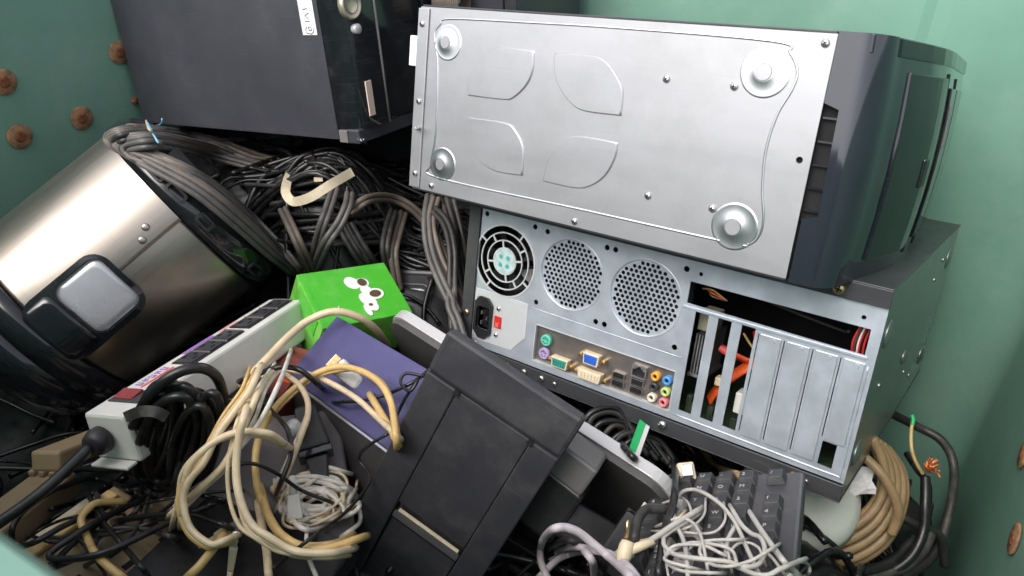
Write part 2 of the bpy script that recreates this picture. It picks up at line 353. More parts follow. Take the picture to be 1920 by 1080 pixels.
for x, z in ((295.5,-46.2),(357,-46.2),(294.7,-149.8),(357,-149.4),(5,-17.6),(6.5,-98.3),(7.2,-178),(30.7,-187.9),(220.6,-189.3),(422.3,-7.3)):
    screw(A, x/1000, z/1000, -.002 if x < 10 else 0)
# glossy front bezel: bowed profile in x-y, swept along z
def bow(y):  # front surface x for a given depth y (0..DA)
    t = y/DA
    if y < .035: return .449 + (bow(.0351)-.449)*math.sqrt(max(0, 1-(1-y/.035)**2))
    return .462 + .034*math.sin(min(1, max(0, (t+.02)/.55))*PI/2)*(1-.55*max(0, t-.35)/.65)
ys = [0, .0004, .0015, .004, .008, .014, .022, .03, .036, .045, .06, .10, .15, .20, .25, .30, .35, .39, DA]
zs = [.0022, -.010, -.03, -.06, -.10, -.14, -.17, -.19, -WA-.0022]
def bow2(y, z):
    t = (z+WA/2)/(WA/2); return LA + (bow(y)-LA)*(1-.10*t*t)
mb = MB(); vv = [(bow2(y, z), y, z) for y in ys for z in zs]; nz = len(zs)
mb.add(vv, [(i*nz+k, i*nz+k+1, (i+1)*nz+k+1, (i+1)*nz+k) for i in range(len(ys)-1) for k in range(nz-1)], True)
n0 = len(mb.v)
front0 = [(LA, 0, z) for z in zs] + [(bow2(0, z), 0, z) for z in zs]
vent_z = (-.1429, -.0511)
mb.add([(LA+.0005, 0, zs[0]), (LA+.0005, 0, vent_z[1]), (LA+.0125, 0, vent_z[1]-.004), (LA+.0145, 0, vent_z[0]+.004), (LA+.0025, 0, vent_z[0]), (LA+.0025, 0, zs[-1])] + [(bow2(0, z), 0, z) for z in reversed(zs)],
       [tuple(range(6+nz))])
mb.add([(LA, y, z) for y in ys for z in (zs[0],)] + [(bow2(y, zs[0]), y, zs[0]) for y in ys], [(i, i+1, len(ys)+i+1, len(ys)+i) for i in range(len(ys)-1)])
mb.add([(LA, y, z) for y in ys for z in (zs[-1],)] + [(bow2(y, zs[-1]), y, zs[-1]) for y in ys], [(i, len(ys)+i, len(ys)+i+1, i+1) for i in range(len(ys)-1)])
bz = obj('front_bezel', mb, m_gloss_blue, A, 0, True)
obj('vent_recess', MB().box(LA-.002, LA+.016, .008, .012, -.146, -.047), m_void, A)
for k in range(5):
    obj('vent_rib', MB().box(LA+.0008, LA+.0135, .004, .0056, -.063-k*.0185, -.0615-k*.0185), m_gloss, A)
def on_bezel(y0, y1, z0, z1, h, n=8):
    mb = MB(); YY = [y0+(y1-y0)*k/n for k in range(n+1)]
    ZZ = [z0+(z1-z0)*k/6 for k in range(7)]
    top = [(bow2(y, z)+h, y, z) for y in YY for z in ZZ]; bot = [(bow2(y, z)-.001, y, z) for y in YY for z in ZZ]
    m_ = len(ZZ); N_ = len(top)
    f = [(i*m_+k+1, i*m_+k, (i+1)*m_+k, (i+1)*m_+k+1) for i in range(n) for k in range(m_-1)]
    ring = [k for k in range(m_)] + [i*m_+m_-1 for i in range(1, n+1)] + [n*m_+k for k in reversed(range(m_-1))] + [i*m_ for i in reversed(range(1, n))]
    f += [(ring[i], ring[(i+1) % len(ring)], N_+ring[(i+1) % len(ring)], N_+ring[i]) for i in range(len(ring))]
    return mb.add(top+bot, f)
obj('bezel_side_trim', on_bezel(.002, DA-.002, -.0118, -.0002+.002, .0016, 12), m_gloss, A, .0006)
obj('bezel_panel', on_bezel(.06, .165, -.178, -.022, .0022), m_gloss, A, .001)
obj('bezel_groove', on_bezel(.172, .182, -.185, -.018, .0006), m_void, A)
obj('drive_door', on_bezel(.19, .255, -.172, -.03, .003), m_gloss, A, .001)
obj('door_handle', on_bezel(.20, .208, -.085, -.045, .0042), m_greyplastic, A, .001)
obj('power_button', on_bezel(.13, .142, -.118, -.092, .004), m_gloss, A, .002)
obj('bezel_groove', on_bezel(.262, .275, -.190, -.02, .0012), m_void, A)
obj('bezel_panel', on_bezel(.285, .385, -.18, -.03, .0022), m_gloss, A, .001)

# ------------------------------------------------------------------ lower tower: its rear plate faces us
LC, WC, DC, LIP = .443, .1706, .445, .0185
C = thing('computer_tower', 'computer tower lying under the other one, rear plate with ports towards us', 'computer', stack((-.5295, .1774, .6866)), 'scrapped computer towers')
q4 = lambda a: [(x/1000, z/1000) for x, z in a]
fan_c, fan_r = (.0388, -.0555), .0425
holes = [rrect(.0065, .026, -.147, -.117, .004), circ(*fan_c, fan_r+.001, 40), circ(.1295, -.0492, .0392, 36), circ(.2197, -.0512, .0402, 36)]
holes.append(q4([(91.5,-117.5),(91.5,-163.5),(266.5,-163.5),(266.5,-117.5)]))
holes.append(q4([(265.5,-21),(265.5,-43.5),(433.5,-45.5),(433.5,-21.3)]))
for x0, x1 in ((276, 290), (299.8, 313.4), (323.5, 337)):
    holes.append(q4([(x0,-49.8),(x0,-157.5),(x1,-158),(x1,-49.8)]))
holes.append(q4([(417,-136),(417,-160),(430,-160.5),(430,-136)]))
for x0 in (340.2, 364.4, 390.4, 414.9):
    holes.append(q4([(x0,-53.5),(x0,-156.5 if x0 < 410 else -132),(x0+1.0,-156.5 if x0 < 410 else -132),(x0+1.0,-53.5)]))
small = [(7.2,-5.5),(75.8,-6.5),(92.8,-8.3),(168.7,-9.0),(178.9,-9.0),(259.2,-10),(274.6,-11.5),(88.0,-92.4),(167.2,-92.7),(178,-92.7),(260.5,-93.1),(425.5,-12.4)]
holes += [circ(x/1000, z/1000, .0021 if i in (6, 11) else .0031, 10) for i, (x, z) in enumerate(small)]
obj('rear_plate', MB().plate([(0, 0), (0, -WC), (LC, -WC), (LC, 0)], holes, 0, .0012), m_galv, C, 0, True)
# case walls
obj('top_side_panel', MB().box(-.017, LC+.001, -.004, DC, LIP-.0015, LIP), m_blackpaint, C, .0008, True)
obj('panel_lip', MB().box(-.0165, LC+.0008, -.0038, -.0018, .0006, LIP-.0016), m_blackpaint, C, .0006)
obj('lower_side_panel', MB().box(-.017, LC+.001, -.004, DC, -WC-LIP, -WC-LIP+.0015), m_blackpaint, C, .0008)
obj('panel_lip', MB().box(-.0165, LC+.0008, -.0038, -.0018, -WC-LIP+.0016, -WC-.0006), m_blackpaint, C, .0006)
obj('left_frame', MB().box(-.017, -.0005, -.003, -.0012, -WC-.0004, .0004).box(-.017, -.0155, -.001, DC-.002, -WC-LIP+.002, LIP-.002), m_blackpaint, C, .0006, True)
m_casefloor = mat('dull_steel', (.34, .36, .35), .30, .85, var=.06, vscale=8, rvar=.06)
cb = obj('case_bottom', MB().box(LC-.0012, LC, .0014, DC, -WC-LIP+.0016, LIP-.0016), m_casefloor, C, .0006, True)
obj('case_front', MB().box(-.015, LC-.0014, DC-.003, DC-.001, -WC-LIP+.002, LIP-.002), m_blackpaint, C)
for y, z, r in ((.03, -.03, .014), (.03, -.15, .014), (.40, -.02, .014), (.39, -.15, .014), (.2, -.1, .009)):
    obj('foot_dimple', MB().lathe([(r, 0), (r*.9, .0014), (r*.4, .004), (r*.3, .004)], 24, o=(LC, y, z), ax=(1, 0, 0)), m_casefloor, C)
for y, z in ((.30, -.03), (.34, -.012), (.24, -.13), (.31, -.155), (.06, -.09)):
    s_ = screw(C, LC, z, y, .8); s_.rotation_euler = (0, 0, PI/2)
# vents
def honeycomb(cx, cz, R, pitch=.0058, hr=.0021, y0=.0016, y1=.0022):
    mb = MB(); dx, dz = pitch, pitch*math.sqrt(3)/2; rh = pitch/math.sqrt(3)
    nx = int(R/dx)+2; nzz = int(R/dz)+2
    for j in range(-nzz, nzz+1):
        for i in range(-nx, nx+1):
            x = i*dx + (dx/2 if j % 2 else 0); z = j*dz; d = math.hypot(x, z)
            if d > R+pitch*.9: continue
            hexv = [(cx+x+rh*math.cos(PI/6+PI/3*k), cz+z+rh*math.sin(PI/6+PI/3*k)) for k in range(6)]
            if d > R-hr*1.0: mb.add([(a, y0, b) for a, b in hexv], [tuple(range(6))]); continue
            hv = []
            for k in range(6):
                a, b = hexv[k], hexv[(k+1) % 6]; hv += [a, ((a[0]+b[0])/2, (a[1]+b[1])/2)]
            cv = [(cx+x+hr*math.cos(PI/6+PI/6*k), cz+z+hr*math.sin(PI/6+PI/6*k)) for k in range(12)]
            v = [(a, y0, b) for a, b in hv] + [(a, y0, b) for a, b in cv] + [(a, y1, b) for a, b in cv]
            f = [(k, (k+1) % 12, 12+(k+1) % 12, 12+k) for k in range(12)] + [(12+k, 12+(k+1) % 12, 24+(k+1) % 12, 24+k) for k in range(12)]
            mb.add(v, f)
    return mb
for cx, cz, R in ((.1295, -.0492, .0385), (.2197, -.0512, .0395)):
    gobj = obj('vent_grille', honeycomb(cx, cz, R), m_galv, C)
    obj('vent_rim', MB().lathe([(R+.0022, -.0002), (R+.0012, -.0009), (R+.0004, .0006), (R, .0016)], 40, o=(cx, 0, cz), ax=(0, 1, 0), cap=False), m_galv, C)
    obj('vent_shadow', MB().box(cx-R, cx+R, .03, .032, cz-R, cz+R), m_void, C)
# power supply
pp = q4([(.5,-98),(78,-98),(79,-139),(60,-160),(.5,-162)])
obj('power_supply_plate', MB().plate(pp, [rrect(.0025, .0295, -.157, -.106, .006)], -.0006, .0006), m_psu, C, .0003)
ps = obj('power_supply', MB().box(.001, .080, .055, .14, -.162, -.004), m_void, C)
for k, (r0, r1) in enumerate(((.0150, .0165), (.0240, .0255), (.0330, .0345), (.0415, .0435))):
    obj('grille_ring', MB().lathe([(r0, .0), (r0, .0015), (r1, .0015), (r1, 0), (r0, 0)], 40, o=(fan_c[0], -.0008, fan_c[1]), ax=(0, 1, 0), cap=False, smooth=False), m_psu, C)
for k in range(12):
    ring = k % 3; a = PI/2*(k//3) + (.20, .62, 1.0)[ring]; r0, r1 = ((.0160, .0245), (.0250, .0335), (.0340, .0420))[ring]
    t = Vector((math.cos(a), math.sin(a))); n_ = Vector((-t.y, t.x))*.0011; c0 = Vector(fan_c)
    P = [c0+t*r0-n_, c0+t*r1-n_, c0+t*r1+n_, c0+t*r0+n_]
    obj('grille_spoke', MB().hexa([(p.x, .0004, p.y) for p in P] + [(p.x, -.0009, p.y) for p in P]), m_psu, C)
m_teal = mat('fan_sticker', (.42, .52, .52), .5, var=.2, vscale=120)
fan = obj('fan', MB().cyl((fan_c[0], .012, fan_c[1]), (0, 1, 0), .0145, .014, 24), m_black, C)
obj('grille_hub', MB().lathe([(.0155, .001), (.0155, -.0008), (.0001, -.0009)], 28, o=(fan_c[0], -.0004, fan_c[1]), ax=(0, 1, 0), smooth=False), m_teal, C)
mb = MB()
for k in range(4):
    a = PI/4+PI/2*k
    mb.cyl((fan_c[0]+.007*math.cos(a), -.0019, fan_c[1]+.007*math.sin(a)), (0, 1, 0), .0026, .0010, 10)
obj('hub_dots', mb, mat('teal_dot', (.05, .35, .34), .4), C)
for k in range(7):
    a = 2*PI*k/7; t0, t1 = a, a+.55
    c, s_ = math.cos, math.sin; X, Zc = fan_c
    obj('fan_blade', MB().add([(X+.014*c(t0), .014, Zc+.014*s_(t0)), (X+.014*c(t1), .024, Zc+.014*s_(t1)), (X+.039*c(t1+.25), .026, Zc+.039*s_(t1+.25)), (X+.039*c(t0+.25), .013, Zc+.039*s_(t0+.25))], [(0, 1, 2, 3)]), m_black, fan)
so = q4([(3,-113),(10,-105.5),(21,-105.5),(29.5,-114),(29.5,-148),(20,-157.5),(11,-157.5),(3,-149)])
sk = obj('power_socket', MB().plate(so, [rrect(.0065, .026, -.147, -.117, .004)], -.0035, .0004), m_black, C, .0006)
obj('socket_well', MB().box(.005, .028, .012, .014, -.149, -.115), m_void, sk)
for x, z in ((.0125, -.126), (.0205, -.132), (.0125, -.139)):
    obj('socket_pin', MB().box(x-.001, x+.001, -.001, .012, z-.0022, z+.0022), m_screw, sk)
sw = obj('voltage_switch', MB().box(.0325, .0430, -.0018, -.0004, -.139, -.124), m_red, C, .0004)
obj('switch_slider', MB().box(.0352, .0405, -.0032, -.0019, -.1375, -.132), m_redprint, sw, .0004)
for x, z in ((37.3,-114.5),(36.5,-148)): screw(C, x/1000, z/1000, -.0006, .85)
obj('plate_crease', MB().tube(spline([Vector((.083, -.0002, -.1005)), Vector((.17, -.0003, -.1008)), Vector((.27, -.0002, -.1016))], 6), .0005, 6), m_galv, C)
# io shield and ports
obj('io_shield', MB().plate(q4([(92.5,-118.5),(92.5,-162.5),(265.5,-162.5),(265.5,-118.5)]), [], .004, .0048), m_shield, C, 0)
mb = MB()
mb.box(.0915, .2665, -.0005, .004, -.1186, -.1176).box(.0915, .2665, -.0006, .004, -.1635, -.1622).box(.0913, .0922, -.0005, .004, -.1622, -.1186).box(.2658, .2668, -.0005, .004, -.1622, -.1186)
obj('shield_rim', mb, m_psu, C)
def port(name, x, z, mb, m, parent=C): o = obj(name, mb, m, parent); return o
m_ps2g = mat('mint_green', (.12, .52, .38), .4); m_ps2p = mat('lavender', (.42, .33, .58), .4)
for x, z, m in ((.1077, -.1331, m_ps2g), (.1069, -.1495, m_ps2p)):
    p = obj('keyboard_port', MB().lathe([(.0068, .004), (.0068, -.0015), (.0058, -.0022), (.0050, -.0018), (.0001, -.0012)], 22, o=(x, 0, z), ax=(0, 1, 0)), m, C)
    for a in (0.6, 1.6, 2.5, 3.8, 4.6, 5.6):
        obj('pin_hole', MB().cyl((x+.0032*math.cos(a), -.0026, z+.0032*math.sin(a)), (0, 1, 0), .0007, .0006, 6), m_void, p)
m_blueport = mat('blue_port', (.03, .13, .62), .35); m_serial = mat('teal_port', (.03, .26, .21), .4); m_ivory = mat('ivory_port', (.72, .60, .42), .45)
def dsub(x, z, w, h, m, shell, name):
    y0 = -.005
    def dpoly(w, h): return [(x-w, z+h), (x-w*.86, z-h), (x+w*.86, z-h), (x+w, z+h)]
    b = obj(name, MB().plate(dpoly(w, h), [], y0, .004), shell, C, .001)
    obj('port_face', MB().plate(dpoly(w*.82, h*.74), [], y0-.0006, y0+.001), m, b, .0005)
    mb = MB()
    for r, (n, dz) in enumerate(((5, .35), (5, 0), (5, -.35))):
        for k in range(n): mb.cyl((x+(k-2)*w*.28, y0-.001, z+dz*h), (0, 1, 0), .0005, .0006, 6)
    obj('contacts', mb, m_void if m is not m_ivory else m_ink, b)
dsub(.1306, -.1530, .0115, .0062, m_serial, m_ivory, 'serial_port')
dsub(.1697, -.1356, .0105, .0068, m_blueport, m_ivory, 'video_port')
dsub(.1700, -.1552, .0155, .0058, m_ivory, m_ivory, 'video_port')
for x, z in ((.1556, -.1340), (.1846, -.1345), (.1453, -.1536), (.1519, -.1547), (.1893, -.1556), (.1165, -.1525)):
    obj('port_nut', MB().lathe([(.0030, .004), (.0030, -.003), (.0016, -.0034), (.0016, .0)], 6, o=(x, 0, z), ax=(0, 1, 0), smooth=False), m_gold, C)
for x, z in ((.2030, -.1452), (.2034, -.1546), (.2257, -.1454), (.2259, -.1549)):
    u = obj('usb_port', MB().plate(rrect(x-.0075, x+.0075, z-.0040, z+.0040, .0008), [rrect(x-.0066, x+.0066, z-.0032, z+.0032, .0006)], .0005, .004), m_screw, C)
    obj('port_void', MB().box(x-.0068, x+.0068, .0032, .0038, z-.0034, z+.0034), m_void, u)
    obj('port_tongue', MB().box(x-.0055, x+.0055, .0008, .0031, z+.0002, z+.0018), m_black, u)
lan = obj('network_port', MB().plate(rrect(.2175, .2345, -.1400, -.1255, .0008), [q4([(218.8,-137.8),(218.8,-130.5),(222,-130.5),(222,-128.5),(224,-128.5),(224,-126.8),(228,-126.8),(228,-128.5),(230.5,-128.5),(230.5,-130.5),(233.2,-130.5),(233.2,-137.8)])], .0002, .004), m_screw, C)
obj('port_void', MB().box(.2178, .2342, .0033, .0039, -.1397, -.1258), m_void, lan)
for x, z, c in ((245.6,-130.7,(.78,.36,.05)),(245.7,-142.7,(.05,.05,.06)),(245.2,-155.2,(.80,.74,.60)),(258.9,-130.9,(.08,.30,.72)),(259,-143.6,(.55,.70,.22)),(258.7,-155.8,(.85,.25,.28))):
    j = obj('audio_jack', MB().lathe([(.0050, .004), (.0050, -.0012), (.0044, -.0022), (.0024, -.0022), (.0022, .0005)], 22, o=(x/1000, 0, z/1000), ax=(0, 1, 0), cap=False), mat('jack_colour', c, .35), C)
    obj('jack_hole', MB().cyl((x/1000, .0004, z/1000), (0, 1, 0), .0024, .0004, 14), m_void, j)
# expansion slots: three open, four covers
obj('slot_rail', MB().box(.262, .436, -.0014, -.0003, -.0490, -.0462), m_galv, C, .0003)
for k, (x0, x1) in enumerate(((.3425, .3625), (.3675, .3885), (.3935, .4130), (.4180, .4360))):
    zb = -.159 if k < 3 else -.1345
    mb = MB().box(x0, x1, -.0016, -.0004, zb, -.0525)
    obj('slot_cover', mb, m_galv, C, .0007)
    obj('cover_lug', MB().cyl(((x0+x1)/2+.003, -.0024, -.0565), (0, 1, 0), .0020, .0012, 10, .0024), m_galv, C)
obj('plate_crease', MB().tube(spline([Vector((.272, -.0003, -.1640)), Vector((.36, -.0003, -.1645)), Vector((.432, -.0003, -.1650)), Vector((.4385, -.0003, -.160)), Vector((.4385, -.0003, -.10)), Vector((.4385, -.0003, -.055))], 6), .0008, 6), m_galv, C)
for x, z, m, y, s_ in ((401.3, 8.5, m_gold, -.004, 1.6), (400, -180.2, m_gold, -.004, 1.6), (412, -179.4, m_screw, -.004, .7), (263.7, -178.5, m_screw, -.004, 1.5), (-8.5, -131, m_gold, -.003, 1.2), (110, -179, m_screw, -.004, 1.2), (128, -179.5, m_screw, -.004, .9), (85, -179, m_screw, -.004, 1.1), (60, -178.5, m_gold, -.004, .9), (6, -167, m_screw, -.0002, .7)):
    screw(C, x/1000, z/1000, y, s_, m)
# innards seen through the slots
obj('motherboard', MB().box(.09, LC-.006, .006, .30, -.1685, -.1665), m_pcb, C)
obj('interior_shade', MB().box(.085, LC-.003, .22, .222, -.166, .012), m_void, C)  # deep black sheet in place of the shade deep inside the case
obj('graphics_bracket', MB().box(.2745, .2915, .016, .04, -.073, -.052), mat('olive_label', (.22, .21, .15), .5), C, .001)
for k in range(5):
    obj('heatsink_fin', MB().box(.2765+k*.0031, .2779+k*.0031, .012, .06, -.118, -.076), m_fin, C)
obj('heatsink_base', MB().box(.2745, .2925, .011, .06, -.122, -.1185), m_fin, C)
def wire(parent, pts, r, m, name='wire', seg=8, prof=None): return obj(name, MB().tube(spline([Vector(p) for p in pts], 8), r, seg, prof), m, parent)
flat = [[(-.005, -.001), (.005, -.001), (.005, .001), (-.005, .001)]]
wire(C, [(.296, .03, -.150), (.306, .028, -.128), (.325, .03, -.104), (.345, .04, -.088)], .004, m_orange, 'data_cable', prof=[[(-.006, -.0012), (.006, -.0012), (.006, .0012), (-.006, .0012)]])
wire(C, [(.300, .036, -.092), (.318, .03, -.094), (.335, .036, -.096), (.355, .05, -.086)], .004, m_orange, 'data_cable', prof=[[(-.006, -.0012), (.006, -.0012), (.006, .0012), (-.006, .0012)]])
wire(C, [(.312, .05, -.075), (.325, .04, -.082), (.340, .04, -.095)], .0012, c_yellow)
wire(C, [(.322, .05, -.070), (.33, .04, -.078), (.345, .04, -.090)], .0016, m_red)
wire(C, [(.297, .03, -.090), (.304, .03, -.092), (.316, .03, -.094)], .004, m_redprint)
obj('white_connector', MB().box(.3265, .3375, .014, .03, -.146, -.124), m_white, C, .001)
obj('connector_stub', MB().box(.301, .309, .02, .03, -.127, -.118), m_ivory, C, .001)
for k, (x, z, h) in enumerate(((.279, -.158, .02), (.287, -.158, .012), (.303, -.158, .016), (.310, -.158, .01), (.328, -.158, .012), (.333, -.158, .018), (.283, -.14, .012), (.305, -.142, .006))):
    obj('chip', MB().box(x-.003, x+.003, .018, .026, -.1664, -.1664+h), m_black if k % 2 else m_pcb, C, .0005)
for k in range(6):
    wire(C, [(.4215+k*.0017, .02, -.060), (.420+k*.0017+rnd.uniform(-.001, .001), .016, -.040), (.4245+k*.0014, .018, -.018)], .0010, (m_red, c_dark, c_white, m_red, c_black, m_red)[k])
for k in range(3):
    wire(C, [(.268, .03+.01*k, -.034-k*.002), (.282, .02, -.030-k*.003), (.295, .03, -.040)], .0008, (c_yellow, m_orange, c_brown)[k])
wire(C, [(.30, .05, -.03), (.34, .06, -.04), (.40, .05, -.044), (.41, .04, -.04)], .0015, c_dark)

# ------------------------------------------------------------------ upright tower at the back
sB = .952
BX = Vector((.86, -.50, .13)).normalized(); BZ = Vector((-.07, .14, .99)); BZ = (BZ-BX*BZ.dot(BX)).normalized(); BY = BZ.cross(BX)
NB = at(636, 262, .999*sB)
LB, WB, HB = .40, .19, .40
B = thing('computer_tower', 'dark grey tower standing upright at the back with a handwritten sticker', 'computer', basis(BX, BY, BZ, NB), 'scrapped computer towers')
obj('side_panel', MB().box(-LB, 0, 0, .0015, 0, HB), m_case, B, .0012, True)
obj('case_shell', MB().box(-LB+.001, -.002, .0016, WB, .001, HB-.001), m_blackpaint, B, .001, True)
mb = MB(); prof = [(0.0005, .001), (.012, .0015), (.024, .004), (.033, .010), (.038, .020), (.041, .034), (.042, .048), (.042, .052)]
mb.add([(x, y, z) for z in (.014, HB) for x, y in prof], [(i, i+1, i+1+len(prof), i+len(prof)) for i in range(len(prof)-1)], True)
obj('bezel_corner', mb, m_gloss, B, 0, True)
obj('bezel_centre', MB().box(.001, .036, .0525, .150, .014, HB), m_gloss, B, .002, True)
obj('bezel_rail', MB().tube([Vector((.0425, .0525, z)) for z in (.014, .1, .2, .3, HB)], .0016, 8), m_greyplastic, B)
obj('bezel_far', MB().box(.001, .041, .1505, WB, .014, HB), m_gloss, B, .003)
obj('drive_bay', MB().box(.0365, .0395, .056, .147, .17, .26), m_gloss, B, .001)
obj('drive_bay', MB().box(.0365, .0395, .056, .147, .265, .35), m_gloss, B, .001)
obj('bezel_foot', MB().box(.001, .034, .0005, WB, -.004, .0138), m_case, B, .002, True)
obj('foot_pad', MB().box(.002, .016, -.0012, .0004, -.003, .0125), m_greyplastic, B, .001)
def bpos(px, py, x):   # hit the bezel plane local x = const
    inv = basis(BX, BY, BZ, NB).inverted(); o = inv @ EYE; d = inv.to_3x3() @ (CAM3 @ Vector(((px-960)/FPX, (py-540)/FPX, 1)))
    return o + d*((x-o.x)/d.x)
def bposy(px, py, y):
    inv = basis(BX, BY, BZ, NB).inverted(); o = inv @ EYE; d = inv.to_3x3() @ (CAM3 @ Vector(((px-960)/FPX, (py-540)/FPX, 1)))
    return o + d*((y-o.y)/d.y)
p = bpos(658, 8, .040)
bt = obj('power_button', MB().lathe([(.0165, -.004), (.0165, .003), (.0145, .0036), (.0135, .0024), (.0001, .0028)], 30, o=(.0385, p.y, p.z), ax=(1, 0, 0)), mat('champagne', (.62, .54, .42), .3, .7), B)
obj('button_ring', MB().lathe([(.0105, .0026), (.0105, .0032), (.0096, .0032), (.0096, .0026)], 30, o=(.0385, p.y, p.z), ax=(1, 0, 0), cap=False), m_greyplastic, bt)
p = bpos(670, 54, .040)
obj('reset_button', MB().lathe([(.006, -.004), (.006, .003), (.005, .004), (.0001, .0042)], 20, o=(.0385, p.y, p.z), ax=(1, 0, 0)), m_silver, B)
p = bpos(693, 184, .0405); q_ = p
obj('tape_strip', MB().box(.0408, .0424, p.y-.0052, p.y+.0052, p.z-.021, p.z+.021), mat('pale_tape', (.70, .56, .47), .55), B)
p = bposy(576, 26, 0)
st = obj('paper_label', MB().box(p.x-.012, p.x+.0115, -.0009, -.0003, p.z-.024, p.z+.05), m_paper, B)
def strokes(segs, ox, oz, sx, sz, y, w=.0006):
    mb = MB()
    for a in segs:
        mb.tube([Vector((ox+x*sx, y, oz+z*sz)) for x, z in a], w, 6)
    return mb
marks = [[(-.25, 1), (-.45, .75), (-.35, .5), (.1, .45), (.35, .6), (.35, .9)], [(-.1, .75), (-.1, .95), (.15, .95), (.15, .7), (-.1, .7)], [(-.35, 1.35), (.1, 1.35)], [(.05, 1.5), (-.3, 1.75), (.15, 1.95)], [(-.4, 2.2), (.05, 2.25)], [(-.35, 2.9), (.05, 2.9)], [(-.3, 3.15), (.0, 3.4)]]
obj('handwriting', strokes(marks, p.x+.001, p.z-.030, .016, .016, -.0009), m_ink, st)
# a further black case, wedged behind, between the upright tower and the stack
Em = BIN @ Matrix.Translation((-.93, .885, .85))
E_ = thing('computer_tower', 'black case wedged behind, mostly hidden between upright tower and zinc panel', 'computer', Em, 'scrapped computer towers')
obj('case_shell', MB().box(0, .405, 0, .20, 0, .56), m_case, E_, .002)
obj('front_bezel', MB().box(.4055, .425, .001, .199, .002, .558), m_blackpaint, E_, .004)

# ------------------------------------------------------------------ steel cooker lying on its side
pn = at(130, 580, .90); pax = (CAM3 @ Vector((.71, -.68, .18))).normalized()
tocam = (EYE - (pn + pax*.08)); tocam = (tocam - pax*tocam.dot(pax)).normalized()
POT = basis(tocam, pax.cross(tocam), pax, pn)            # local x towards the camera, z along the axis (away), y = z cross x
pot = thing('rice_cooker', 'stainless steel cooker lying on its side with black lid and latch', 'cooker', POT)
R0 = .121
obj('steel_body', MB().lathe([(R0-.002, -.004), (R0, .0), (R0, .17), (R0-.002, .174)], 96, cap=True), m_pot, pot, 0, True)
obj('base_ring', MB().lathe([(R0-.004, .1745), (R0+.004, .176), (R0+.0055, .184), (R0+.005, .198), (R0-.002, .210), (R0-.018, .222), (.02, .226)], 72), m_gloss, pot, 0, True)
obj('lid_ring', MB().lathe([(R0-.004, -.0045), (R0+.004, -.006), (R0+.006, -.016), (R0+.0045, -.034)], 72), m_gloss, pot, 0, True)
obj('lid', MB().lathe([(R0+.0035, -.0345), (R0-.004, -.058), (R0-.020, -.078), (R0-.05, -.094), (R0-.09, -.101), (.004, -.103)], 72), m_gloss, pot, 0, True)
# local y direction in the picture: find its sign so that +theta runs towards lower right
ysgn = 1 if (CAM3.transposed() @ POT.col[1].to_3d()).dot(Vector((.64, .77, 0))) > 0 else -1
def cyl_patch(s0, s1, t0, t1, r, h, rad=0, hole=None, n=10):
    """rounded-rectangle shell on the cylinder; s along the axis, t = arc length from the camera-facing line"""
    mb = MB()
    def fine(L):
        o_ = []
        for i_, a_ in enumerate(L):
            b_ = L[(i_+1) % len(L)]; n_ = max(1, int(abs(a_[1]-b_[1])/.006), int(abs(a_[0]-b_[0])/.02))
            o_ += [(a_[0]+(b_[0]-a_[0])*k_/n_, a_[1]+(b_[1]-a_[1])*k_/n_) for k_ in range(n_)]
        return o_
    out = fine(rrect(s0, s1, t0, t1, max(rad, .0005), 6))
    def P(s, t, rr):
        a = ysgn*t/R0; return (rr*math.cos(a), rr*math.sin(a), s)
    if hole is None:
        ns, nt = 8, 16; cs, ct = (s0+s1)/2, (t0+t1)/2
        m_ = len(out); rings = [.985, .75, .5, .25]
        v = [P(s, t, r) for s, t in out] + [P(cs+(s-cs)*k, ct+(t-ct)*k, r+h) for k in rings for s, t in out] + [P(cs, ct, r+h)]
        f = [(i*m_+k, i*m_+(k+1) % m_, (i+1)*m_+(k+1) % m_, (i+1)*m_+k) for i in range(4) for k in range(m_)]
        f += [(4*m_+k, 4*m_+(k+1) % m_, 5*m_) for k in range(m_)]
    else:
        inn = rrect(*hole, max(rad*.6, .0005), 6); out = rrect(s0, s1, t0, t1, max(rad, .0005), 6)
        inn2, out2 = [], []
        for i_ in range(len(out)):
            a_, b_, c_, d_ = out[i_], out[(i_+1) % len(out)], inn[i_], inn[(i_+1) % len(out)]
            n_ = max(1, int(abs(a_[1]-b_[1])/.006), int(abs(a_[0]-b_[0])/.02))
            out2 += [(a_[0]+(b_[0]-a_[0])*k_/n_, a_[1]+(b_[1]-a_[1])*k_/n_) for k_ in range(n_)]; inn2 += [(c_[0]+(d_[0]-c_[0])*k_/n_, c_[1]+(d_[1]-c_[1])*k_/n_) for k_ in range(n_)]
        out, inn = out2, inn2; m_ = len(out)
        v = [P(s, t, r) for s, t in out] + [P(s, t, r+h) for s, t in out] + [P(s, t, r+h) for s, t in inn] + [P(s, t, r-.001) for s, t in inn]
        f = [(i*m_+k, i*m_+(k+1) % m_, (i+1)*m_+(k+1) % m_, (i+1)*m_+k) for i in range(3) for k in range(m_)]
    mb.add(v, f, hole is None); return mb
sv = [((R0+.0007)*math.cos(ysgn*t/R0), (R0+.0007)*math.sin(ysgn*t/R0), s) for s in (.0005, .1735) for t in [-.19+.194*k/48 for k in range(49)]]
sv += [(R0*math.cos(ysgn*.004/R0), R0*math.sin(ysgn*.004/R0), s) for s in (.0005, .1735)]
sov = MB().add(sv, [(k, k+1, k+50, k+49) for k in range(48)], True); sov.f.append((48, 98, 99, 97)); sov.sm.append(False)
obj('sheet_overlap', sov, m_pot, pot)
obj('latch_frame', cyl_patch(-.012, .092, -.031, .049, R0+.0005, .004, .020, (.028, .086, -.0255, .0425)), m_gloss, pot, 0)
obj('latch_window', cyl_patch(.0285, .0855, -.0245, .0415, R0+.0004, .0007, .010), m_window, pot)
